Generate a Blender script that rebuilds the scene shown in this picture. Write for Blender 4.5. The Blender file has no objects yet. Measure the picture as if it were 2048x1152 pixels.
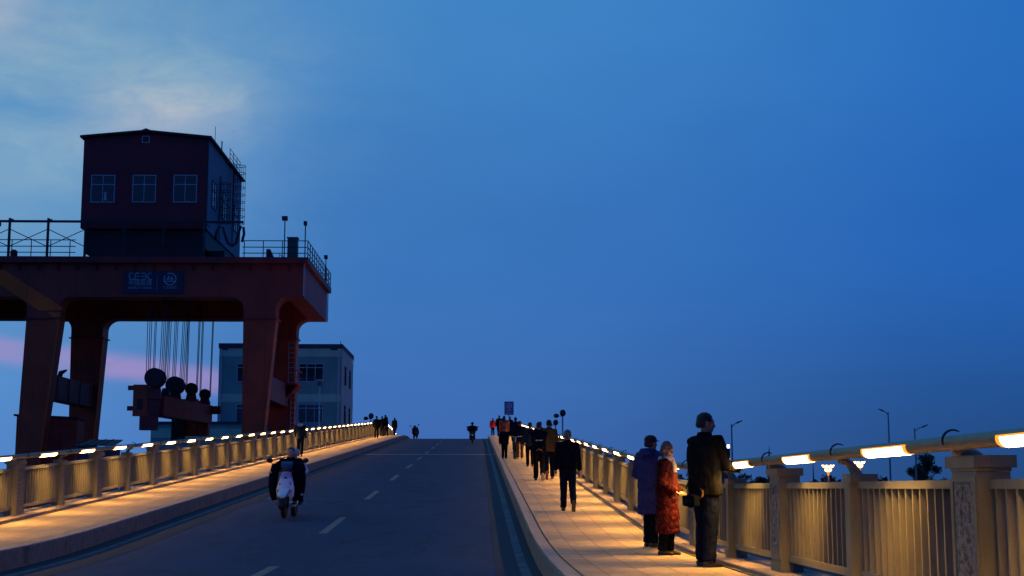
import bpy, math, random
import numpy as np
from mathutils import Vector, Matrix
rnd = random.Random(7)
D2R = math.radians
scn = bpy.context.scene
COL = scn.collection

# ------------------------------------------------------------------ camera
FPX = 2800.0                       # focal length in pixels of the 2048 wide photograph
CAMZ = 1.26
PITCH = math.atan(400 / FPX)
YAW = math.atan(67 / FPX * math.cos(PITCH))
cam = bpy.data.cameras.new('camera'); camo = bpy.data.objects.new('camera', cam); COL.objects.link(camo)
cam.sensor_width = 36; cam.lens = 36 * FPX / 2048; cam.clip_start = 0.05; cam.clip_end = 20000
camo.location = (0, 0, CAMZ); camo.rotation_euler = (math.pi / 2 + PITCH, 0, -YAW)
scn.camera = camo
scn.view_settings.view_transform = 'Standard'; scn.view_settings.look = 'None'
scn.view_settings.exposure = 0; scn.view_settings.gamma = 1
scn.render.resolution_x = 1024; scn.render.resolution_y = 576
scn.cycles.use_denoising = True
scn.cycles.sample_clamp_indirect = 4

# ------------------------------------------------------------------ node helpers
def lin(r, g, b):
    f = lambda c: (c / 255 / 12.92) if c <= 10 else ((c / 255 + .055) / 1.055) ** 2.4
    return (f(r), f(g), f(b), 1)
class NT:
    def __init__(s, nt): s.nt = nt; nt.nodes.clear()
    def n(s, t, **kw):
        x = s.nt.nodes.new(t)
        for k, v in kw.items(): setattr(x, k, v)
        return x
    def put(s, sock, v):
        if isinstance(v, bpy.types.NodeSocket): s.nt.links.new(v, sock)
        else: sock.default_value = v
    def m(s, op, a, b=0.0, c=None, clamp=False):
        x = s.n('ShaderNodeMath', operation=op, use_clamp=clamp); s.put(x.inputs[0], a); s.put(x.inputs[1], b)
        if c is not None: s.put(x.inputs[2], c)
        return x.outputs[0]
    def mix(s, f, a, b, bt='MIX'):
        x = s.n('ShaderNodeMix', data_type='RGBA', blend_type=bt)
        s.put(x.inputs[0], f); s.put(x.inputs[6], a); s.put(x.inputs[7], b); return x.outputs[2]
    def sstep(s, v, a, b, lo=0.0, hi=1.0):
        x = s.n('ShaderNodeMapRange', interpolation_type='SMOOTHSTEP'); s.put(x.inputs[0], v)
        x.inputs[1].default_value = a; x.inputs[2].default_value = b; x.inputs[3].default_value = lo; x.inputs[4].default_value = hi
        return x.outputs[0]
    def noise(s, vec, scale, detail=4, rough=.55, dist=0.0):
        x = s.n('ShaderNodeTexNoise'); s.put(x.inputs['Vector'], vec); x.inputs['Scale'].default_value = scale
        x.inputs['Detail'].default_value = detail; x.inputs['Roughness'].default_value = rough; x.inputs['Distortion'].default_value = dist
        return x.outputs[0]
    def comb(s, x_, y_, z_):
        x = s.n('ShaderNodeCombineXYZ')
        for i, v in enumerate((x_, y_, z_)): s.put(x.inputs[i], v)
        return x.outputs[0]
    def sep(s, v):
        x = s.n('ShaderNodeSeparateXYZ'); s.put(x.inputs[0], v); return x.outputs
    def bump(s, h, strength=.3, dist=.01):
        x = s.n('ShaderNodeBump'); s.put(x.inputs['Height'], h); x.inputs['Strength'].default_value = strength
        x.inputs['Distance'].default_value = dist; return x.outputs[0]

# ------------------------------------------------------------------ world: dusk sky in direction space
w = bpy.data.worlds.new('World'); scn.world = w; w.use_nodes = True
T = NT(w.node_tree)
tc = T.n('ShaderNodeTexCoord').outputs['Generated']
dx, dy, dz = T.sep(tc)
az = T.m('ARCTAN2', dx, dy)                      # 0 along the road, positive to the right
el = T.m('ARCSINE', dz)
up = T.sstep(el, 0.02, 0.34)
low = T.mix(T.sstep(az, -.36, -.08), lin(84, 136, 204), lin(65, 108, 180))
low = T.mix(T.sstep(az, -.08, .4), low, lin(34, 72, 126))
mid = T.mix(T.sstep(az, -.36, -.04), lin(88, 146, 198), lin(58, 116, 186))
mid = T.mix(T.sstep(az, -.04, .42), mid, lin(37, 99, 182))
top = T.mix(T.sstep(az, -.36, .02), lin(88, 145, 192), lin(64, 132, 198))
top = T.mix(T.sstep(az, .02, .42), top, lin(40, 110, 190))
sky = T.mix(T.sstep(el, 0.0, 0.17), low, mid)
sky = T.mix(T.sstep(el, 0.15, 0.36), sky, top)
# soft mottling
mot = T.noise(T.comb(T.m('MULTIPLY', az, 3), T.m('MULTIPLY', el, 7), 0.3), 1.6, 4, .6)
sky = T.mix(1.0, sky, T.mix(mot, (.86, .9, .93, 1), (1.12, 1.08, 1.05, 1)), 'MULTIPLY')
# high pale clouds at the upper left
wv = T.comb(T.m('MULTIPLY', az, 2.2), T.m('MULTIPLY', el, 6.0), 1.7)
cn = T.noise(wv, 2.3, 5, .55, .35)
def blob(ca, ce, ra, re):
    a = T.m('DIVIDE', T.m('SUBTRACT', az, ca), ra); b = T.m('DIVIDE', T.m('SUBTRACT', el, ce), re)
    return T.m('POWER', 2.718, T.m('MULTIPLY', T.m('ADD', T.m('MULTIPLY', a, a), T.m('MULTIPLY', b, b)), -1.0))
leftm = T.sstep(az, -.33, -.10, 1, 0)
m1 = T.m('MULTIPLY', T.m('MULTIPLY', blob(-.31, .27, .15, .085), T.sstep(cn, .22, .66)), .72)
m2 = T.m('MULTIPLY', blob(-.225, .268, .068, .038), T.sstep(cn, .25, .6, .55, 1))
m2b = T.m('MULTIPLY', T.m('MULTIPLY', T.sstep(T.m('ADD', az, T.m('MULTIPLY', cn, .03)), -.160, -.128, 1, 0), blob(-.19, .268, .06, .026)), .8)
m3 = T.m('MULTIPLY', blob(-.355, .325, .05, .035), .9)
cl = T.m('MAXIMUM', T.m('MAXIMUM', m1, m2), T.m('MAXIMUM', m2b, m3))
fn = T.noise(T.comb(T.m('MULTIPLY', az, 4), T.m('MULTIPLY', el, 9), 7.7), 5.0, 7, .62, .6)
cl = T.m('MULTIPLY', cl, T.sstep(fn, .25, .75, .62, 1.2), clamp=True)
pink = T.m('MAXIMUM', m3, T.m('MULTIPLY', m2, T.sstep(el, .30, .24)))
ccol = T.mix(T.m('MULTIPLY', pink, .8, clamp=True), lin(150, 182, 198), lin(188, 186, 200))
sky = T.mix(cl, sky, ccol)
# low pink streak, sloping down to the right
line = T.m('ADD', T.m('MULTIPLY', T.m('ADD', az, .33), -.118), .0915)
pn = T.m('MULTIPLY', T.m('SUBTRACT', T.noise(T.comb(T.m('MULTIPLY', az, 9), 0, T.m('MULTIPLY', el, 8)), 1.5, 3), .5), .008)
dd = T.m('DIVIDE', T.m('SUBTRACT', T.m('ADD', el, pn), line), .0088)
st = T.m('POWER', 2.718, T.m('MULTIPLY', T.m('POWER', T.m('ABSOLUTE', dd), 3.0), -1))
st = T.m('MULTIPLY', st, T.m('MULTIPLY', T.m('MULTIPLY', T.sstep(az, -.20, -.14, .8, 0), T.sstep(az, -.42, -.24, .55, 1)), T.sstep(fn, .3, .7, .7, 1.05)))
sky = T.mix(st, sky, lin(168, 142, 196))
# darker away from the afterglow (behind the camera) and below the horizon
back = T.m('COSINE', T.m('ADD', az, .45))
sky = T.mix(1.0, sky, T.mix(T.sstep(back, -.3, .75), (.26, .36, .72, 1), (1, 1, 1, 1)), 'MULTIPLY')
sky = T.mix(1.0, sky, T.mix(T.sstep(el, -.06, -.004), (.15, .16, .2, 1), (1, 1, 1, 1)), 'MULTIPLY')
bg = T.n('ShaderNodeBackground'); T.put(bg.inputs[0], sky); bg.inputs[1].default_value = 1.0
wo = T.n('ShaderNodeOutputWorld'); T.nt.links.new(bg.outputs[0], wo.inputs[0])

# ------------------------------------------------------------------ geometry of the place
G = 0.0532; Y0, Y1 = 18.0, 26.8; YK = 22.4; YC = 130.0; RC = 238.0
def zr(y):
    if y < Y0: return 0.0
    if y < Y1: return G * (y - Y0) ** 2 / (2 * (Y1 - Y0))
    if y < YC: return G * (y - YK)
    d = y - YC; dm = 23.8
    if d < dm: return G * (y - YK) - d * d / (2 * RC)
    return G * (YC + dm - YK) - dm * dm / (2 * RC) + (G - dm / RC) * (d - dm)
def slope(y): return (zr(y + .05) - zr(y - .05)) / .1
GZ = -4.0
KX0, KX1 = -7.04, .92              # road faces of the two kerbs
SW = .31
cp, sp = math.cos(PITCH), math.sin(PITCH); cy_, sy_ = math.cos(YAW), math.sin(YAW)
def ray(px, py):
    a = (px - 1024) / FPX; b = (576 - py) / FPX
    f = (cp - b * sp); z = sp + b * cp
    return Vector((a * cy_ + f * sy_, -a * sy_ + f * cy_, z))
def at(px, py, Y):                  # the point of the plane y = Y behind a place of the photograph
    r = ray(px, py); t = Y / r.y
    return Vector((r.x * t, Y, CAMZ + r.z * t))
def foot(px, py, dz=SW):            # the point of the pavement behind a place of the photograph
    r = ray(px, py); y = 6.0
    while y < 140:
        if CAMZ + r.z * y / r.y <= zr(y) + dz: break
        y += .02
    return Vector((r.x * y / r.y, y, zr(y) + dz))
def onx(px, Y, dz=SW):
    Y = Y * 1.08
    p = at(px, 900, Y); return Vector((p.x, Y, zr(Y) + dz))

# ------------------------------------------------------------------ mesh helpers
class MB:
    def __init__(s): s.v = []; s.f = []
    def add(s, vs, fs):
        o = len(s.v); s.v += [tuple(v) for v in vs]; s.f += [tuple(i + o for i in f) for f in fs]; return s
    def box(s, x0, x1, y0, y1, z0, z1, prof=None):
        z = (lambda y: prof(y)) if prof else (lambda y: 0)
        vs = [(x, y, zz + z(y)) for zz in (z0, z1) for y in (y0, y1) for x in (x0, x1)]
        return s.add(vs, [(0, 2, 3, 1), (4, 5, 7, 6), (0, 1, 5, 4), (2, 6, 7, 3), (0, 4, 6, 2), (1, 3, 7, 5)])
    def hexa(s, c):      # 8 corners: bottom 4 ccw, top 4 ccw
        return s.add(c, [(3, 2, 1, 0), (4, 5, 6, 7), (0, 1, 5, 4), (1, 2, 6, 5), (2, 3, 7, 6), (3, 0, 4, 7)])
    def tube(s, pts, rad, n=8, cap=True):
        pts = [Vector(p) for p in pts]; k = len(pts)
        if not isinstance(rad, list): rad = [rad] * k
        if len(rad) < k: rad = rad + [rad[-1]] * (k - len(rad))
        rings = []; prev = None
        for i, p in enumerate(pts):
            t = (pts[min(i + 1, k - 1)] - pts[max(i - 1, 0)]).normalized()
            if prev is None:
                a = Vector((0, 0, 1)) if abs(t.z) < .9 else Vector((0, 1, 0)); u = t.cross(a).normalized()
            else: u = (prev - t * prev.dot(t)).normalized()
            prev = u; v = t.cross(u); r = rad[i]
            rx, ry = (r if hasattr(r, '__len__') else (r, r))
            rings.append([p + u * math.cos(2 * math.pi * j / n) * rx + v * math.sin(2 * math.pi * j / n) * ry for j in range(n)])
        vs = [q for r_ in rings for q in r_]; fs = []
        for i in range(k - 1):
            for j in range(n):
                j2 = (j + 1) % n; fs.append((i * n + j, i * n + j2, (i + 1) * n + j2, (i + 1) * n + j))
        if cap: fs += [tuple(range(n - 1, -1, -1)), tuple((k - 1) * n + j for j in range(n))]
        return s.add(vs, fs)
    def loft(s, rings, n=20):        # rings (z, rx, ry, xo, yo)
        vs = []; fs = []
        for (z, rx, ry, xo, yo) in rings:
            vs += [(xo + rx * math.cos(2 * math.pi * j / n), yo + ry * math.sin(2 * math.pi * j / n), z) for j in range(n)]
        k = len(rings)
        for i in range(k - 1):
            for j in range(n):
                j2 = (j + 1) % n; fs.append((i * n + j, i * n + j2, (i + 1) * n + j2, (i + 1) * n + j))
        fs += [tuple(range(n - 1, -1, -1)), tuple((k - 1) * n + j for j in range(n))]
        return s.add(vs, fs)
    def ell(s, c, r, n=14, m=9, rot=None):
        vs = [(0, 0, -1)]; fs = []
        for i in range(1, m):
            a = -math.pi / 2 + math.pi * i / m
            vs += [(math.cos(a) * math.cos(2 * math.pi * j / n), math.cos(a) * math.sin(2 * math.pi * j / n), math.sin(a)) for j in range(n)]
        vs.append((0, 0, 1)); t = len(vs) - 1
        for j in range(n):
            j2 = (j + 1) % n; fs.append((0, 1 + j2, 1 + j)); fs.append((t, 1 + (m - 2) * n + j, 1 + (m - 2) * n + j2))
            for i in range(m - 2): fs.append((1 + i * n + j, 1 + i * n + j2, 1 + (i + 1) * n + j2, 1 + (i + 1) * n + j))
        out = []
        for v in vs:
            q = Vector((v[0] * r[0], v[1] * r[1], v[2] * r[2]))
            if rot: q = rot @ q
            out.append(q + Vector(c))
        return s.add(out, fs)
    def poly(s, pts, y0, y1):        # outline in x,z pushed from y0 to y1 (front at y0)
        n = len(pts)
        vs = [(p[0], y0, p[1]) for p in pts] + [(p[0], y1, p[1]) for p in pts]
        fs = [tuple(range(n)), tuple(range(2 * n - 1, n - 1, -1))] + [(i, i + n, (i + 1) % n + n, (i + 1) % n) for i in range(n)]
        return s.add(vs, fs)
    def ribbon(s, x0, x1, z, ys):    # sheet following the road
        vs = []
        for y in ys: vs += [(x0, y, zr(y) + z), (x1, y, zr(y) + z)]
        return s.add(vs, [(2 * i, 2 * i + 1, 2 * i + 3, 2 * i + 2) for i in range(len(ys) - 1)])
    def beam(s, sec, ys):            # closed cross-section (x,z) carried along the road profile
        n = len(sec); vs = []
        for y in ys: vs += [(x, y, zr(y) + z if z is not None else GZ) for x, z in sec]
        fs = []
        for i in range(len(ys) - 1):
            for j in range(n): fs.append((i * n + j, i * n + (j + 1) % n, (i + 1) * n + (j + 1) % n, (i + 1) * n + j))
        fs += [tuple(range(n)), tuple((len(ys) - 1) * n + j for j in range(n - 1, -1, -1))]
        return s.add(vs, fs)
    def build(s, name, mat, parent=None, smooth=False, loc=None):
        me = bpy.data.meshes.new(name); me.from_pydata(s.v, [], s.f); me.validate()
        import bmesh
        bm = bmesh.new(); bm.from_mesh(me); bmesh.ops.recalc_face_normals(bm, faces=bm.faces); bm.to_mesh(me); bm.free()
        if smooth is not False:
            for p in me.polygons: p.use_smooth = True
        o = bpy.data.objects.new(name, me); COL.objects.link(o)
        if mat: me.materials.append(mat)
        if parent: o.parent = parent
        if loc is not None: o.location = loc
        return o
def mod_apply(o):
    dg = bpy.context.evaluated_depsgraph_get()
    me = bpy.data.meshes.new_from_object(o.evaluated_get(dg)); o.modifiers.clear(); o.data = me
    for p in me.polygons: p.use_smooth = True
def remesh(o, vox, it=3, fac=.5):
    m = o.modifiers.new('r', 'REMESH'); m.mode = 'VOXEL'; m.voxel_size = vox; m.use_smooth_shade = True
    if it: q = o.modifiers.new('s', 'SMOOTH'); q.iterations = it; q.factor = fac
    mod_apply(o); return o
def tag(o, label=None, cat=None, group=None, kind=None):
    if label: o['label'] = label
    if cat: o['category'] = cat
    if group: o['group'] = group
    if kind: o['kind'] = kind
    return o
def empty(name, loc=(0, 0, 0), rz=0.0, label=None, cat=None, group=None):
    o = bpy.data.objects.new(name, None); COL.objects.link(o); o.location = loc; o.rotation_euler = (0, 0, rz)
    o.empty_display_size = .1
    return tag(o, label, cat, group)
def copy_tree(o, parent=None):
    c = o.copy(); COL.objects.link(c); c.parent = parent
    for ch in list(o.children): copy_tree(ch, c)
    return c

# ------------------------------------------------------------------ materials
def mat(name, col, rough=.6, metal=0.0, var=.15, nscale=6.0, bumps=.0, bscale=60.0, emis=None, es=0.0, spec=.4, dirt=None, coat=0.0):
    m = bpy.data.materials.new(name); m.use_nodes = True; t = NT(m.node_tree)
    p = t.n('ShaderNodeBsdfPrincipled'); out = t.n('ShaderNodeOutputMaterial'); t.nt.links.new(p.outputs[0], out.inputs[0])
    ob = t.n('ShaderNodeTexCoord').outputs['Object']
    n1 = t.noise(ob, nscale, 5, .6)
    lo = tuple(c * (1 - var) for c in col[:3]) + (1,); hi = tuple(min(1, c * (1 + var)) for c in col[:3]) + (1,)
    c = t.mix(t.sstep(n1, .3, .7), lo, hi)
    if dirt:
        n2 = t.noise(ob, dirt[1], 6, .65)
        c = t.mix(t.sstep(n2, dirt[2], dirt[2] + .14), c, dirt[0])
    t.put(p.inputs['Base Color'], c)
    t.put(p.inputs['Roughness'], t.m('ADD', rough - .06, t.m('MULTIPLY', n1, .12)))
    p.inputs['Metallic'].default_value = metal; p.inputs['Specular IOR Level'].default_value = spec
    p.inputs['Coat Weight'].default_value = coat
    if bumps: t.put(p.inputs['Normal'], t.bump(t.noise(ob, bscale, 4, .6), bumps, .01))
    if emis: p.inputs['Emission Color'].default_value = emis; p.inputs['Emission Strength'].default_value = es
    return m
def mat_asphalt():
    m = bpy.data.materials.new('asphalt'); m.use_nodes = True; t = NT(m.node_tree)
    p = t.n('ShaderNodeBsdfPrincipled'); out = t.n('ShaderNodeOutputMaterial'); t.nt.links.new(p.outputs[0], out.inputs[0])
    ob = t.n('ShaderNodeTexCoord').outputs['Object']; x, y, z = t.sep(ob)
    big = t.noise(t.comb(t.m('MULTIPLY', x, 1.0), t.m('MULTIPLY', y, .18), 0), .9, 5, .6)
    fine = t.noise(ob, 22, 3, .7); grit = t.noise(ob, 90, 2, .7)
    base = t.mix(t.sstep(big, .3, .7), (.012, .030, .062, 1), (.021, .049, .098, 1))
    base = t.mix(t.sstep(fine, .35, .75), base, (.028, .062, .115, 1))
    # polished wheel tracks
    tr = t.m('PINGPONG', t.m('ADD', x, 4.6), .875)
    base = t.mix(t.m('MULTIPLY', t.sstep(tr, .2, .7), .25), base, (.026, .05, .095, 1))
    stn = t.noise(t.comb(t.m('MULTIPLY', x, 1.3), t.m('MULTIPLY', y, .5), 3.0), 1.1, 6, .7)
    base = t.mix(t.m('MULTIPLY', t.sstep(stn, .50, .66), .6), base, (.014, .022, .036, 1))
    cv = t.n('ShaderNodeTexVoronoi', feature='DISTANCE_TO_EDGE'); wob = t.noise(ob, 1.2, 5, .7)
    t.put(cv.inputs['Vector'], t.comb(t.m('ADD', t.m('MULTIPLY', x, .30), t.m('MULTIPLY', wob, .5)), t.m('ADD', t.m('MULTIPLY', y, .09), t.m('MULTIPLY', wob, .5)), 0)); cv.inputs['Scale'].default_value = 1.0
    cm = t.m('MULTIPLY', t.sstep(cv.outputs['Distance'], .003, .010, 1, 0), t.sstep(t.noise(ob, .25, 2), .48, .6))
    base = t.mix(t.m('MULTIPLY', cm, .8), base, (.008, .011, .018, 1))
    pz = t.n('ShaderNodeTexVoronoi'); t.put(pz.inputs['Vector'], ob); pz.inputs['Scale'].default_value = 24
    base = t.mix(t.sstep(pz.outputs['Distance'], .08, .32, .6, 0), base, (.11, .13, .16, 1))
    t.put(p.inputs['Base Color'], base); p.inputs['Roughness'].default_value = .86; p.inputs['Specular IOR Level'].default_value = .25
    t.put(p.inputs['Normal'], t.bump(grit, .5, .01))
    return m
def mat_paving():
    m = bpy.data.materials.new('paving'); m.use_nodes = True; t = NT(m.node_tree)
    p = t.n('ShaderNodeBsdfPrincipled'); out = t.n('ShaderNodeOutputMaterial'); t.nt.links.new(p.outputs[0], out.inputs[0])
    ob = t.n('ShaderNodeTexCoord').outputs['Object']
    x, y, z = t.sep(ob)
    br = t.n('ShaderNodeTexBrick'); t.put(br.inputs['Vector'], t.comb(t.m('ADD', x, 12.0), t.m('ADD', y, 20.0), 0)); br.offset = 0.0
    br.inputs['Scale'].default_value = 1; br.inputs['Brick Width'].default_value = .42; br.inputs['Row Height'].default_value = .62
    br.inputs['Mortar Size'].default_value = .008; br.inputs['Mortar Smooth'].default_value = .3; br.inputs['Bias'].default_value = 0
    br.inputs['Color1'].default_value = (.40, .30, .14, 1); br.inputs['Color2'].default_value = (.52, .40, .20, 1)
    br.inputs['Mortar'].default_value = (.17, .12, .075, 1)
    n = t.noise(ob, 3.0, 6, .65); n2 = t.noise(ob, 35, 4, .7)
    c = t.mix(t.sstep(n, .35, .7, 0, .45), br.outputs['Color'], (.27, .21, .11, 1))
    c = t.mix(t.sstep(n2, .45, .8, 0, .35), c, (.58, .47, .26, 1))
    sp_ = t.noise(t.comb(x, t.m('MULTIPLY', y, .6), 4), 2.2, 8, .75)
    c = t.mix(t.sstep(sp_, .60, .68, 0, .5), c, (.18, .135, .09, 1))
    t.put(p.inputs['Base Color'], c); p.inputs['Roughness'].default_value = .8; p.inputs['Specular IOR Level'].default_value = .3
    h = t.m('ADD', t.m('MULTIPLY', br.outputs['Fac'], -1.0), t.m('MULTIPLY', n2, .5))
    t.put(p.inputs['Normal'], t.bump(h, .5, .006))
    return m
def mat_carved():
    m = bpy.data.materials.new('carved_stone'); m.use_nodes = True; t = NT(m.node_tree)
    p = t.n('ShaderNodeBsdfPrincipled'); out = t.n('ShaderNodeOutputMaterial'); t.nt.links.new(p.outputs[0], out.inputs[0])
    ob = t.n('ShaderNodeTexCoord').outputs['Object']
    n = t.noise(ob, 20, 6, .7, .8); v = t.n('ShaderNodeTexVoronoi'); t.put(v.inputs['Vector'], ob); v.inputs['Scale'].default_value = 26
    c = t.mix(t.sstep(n, .44, .6), (.23, .235, .20, 1), (.10, .105, .09, 1))
    t.put(p.inputs['Base Color'], c); p.inputs['Roughness'].default_value = .8
    t.put(p.inputs['Normal'], t.bump(t.m('ADD', n, v.outputs['Distance']), .8, .02))
    return m
def mat_crane(name, col, rust=.5):
    m = bpy.data.materials.new(name); m.use_nodes = True; t = NT(m.node_tree)
    p = t.n('ShaderNodeBsdfPrincipled'); out = t.n('ShaderNodeOutputMaterial'); t.nt.links.new(p.outputs[0], out.inputs[0])
    g = t.n('ShaderNodeNewGeometry').outputs['Position']; x, y, z = t.sep(g)
    n = t.noise(g, .5, 6, .6); streak = t.noise(t.comb(t.m('MULTIPLY', x, 2.2), t.m('MULTIPLY', y, 2.2), t.m('MULTIPLY', z, .18)), 1.0, 5, .65)
    c = t.mix(t.sstep(n, .35, .65), tuple(k * .82 for k in col) + (1,), tuple(k * 1.1 for k in col) + (1,))
    c = t.mix(t.sstep(streak, .55, .72, 0, rust), c, (col[0] * .5, col[1] * .5, col[2] * .6, 1))
    seam = t.m('PINGPONG', t.m('ADD', x, 100.0), 1.45)
    c = t.mix(t.m('MULTIPLY', t.sstep(seam, .015, .03, 1, 0), .5), c, (col[0] * .35, col[1] * .35, col[2] * .4, 1))
    sn = t.noise(g, 2.6, 7, .75)
    c = t.mix(t.sstep(sn, .66, .70, 0, .6), c, (.05, .03, .02, 1))
    t.put(p.inputs['Base Color'], c); p.inputs['Roughness'].default_value = .55; p.inputs['Specular IOR Level'].default_value = .35
    return m
def mat_rail():
    m = bpy.data.materials.new('beige_railing_paint'); m.use_nodes = True; t = NT(m.node_tree)
    p = t.n('ShaderNodeBsdfPrincipled'); out = t.n('ShaderNodeOutputMaterial'); t.nt.links.new(p.outputs[0], out.inputs[0])
    g = t.n('ShaderNodeNewGeometry').outputs['Position']; x, y, z = t.sep(g)
    n = t.noise(g, 1.1, 5, .6); st_ = t.noise(t.comb(t.m('MULTIPLY', x, 14), t.m('MULTIPLY', y, 14), t.m('MULTIPLY', z, 1.2)), 1.0, 5, .7); sp_ = t.noise(g, 30, 5, .7)
    c = t.mix(t.sstep(n, .3, .7), (.15, .148, .088, 1), (.225, .218, .13, 1))
    c = t.mix(t.sstep(st_, .52, .72, 0, .55), c, (.10, .092, .058, 1))
    c = t.mix(t.sstep(sp_, .62, .70, 0, .5), c, (.06, .05, .035, 1))
    t.put(p.inputs['Base Color'], c); p.inputs['Roughness'].default_value = .55; p.inputs['Specular IOR Level'].default_value = .35
    t.put(p.inputs['Normal'], t.bump(t.m('ADD', st_, sp_), .25, .004)); return m
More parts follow.
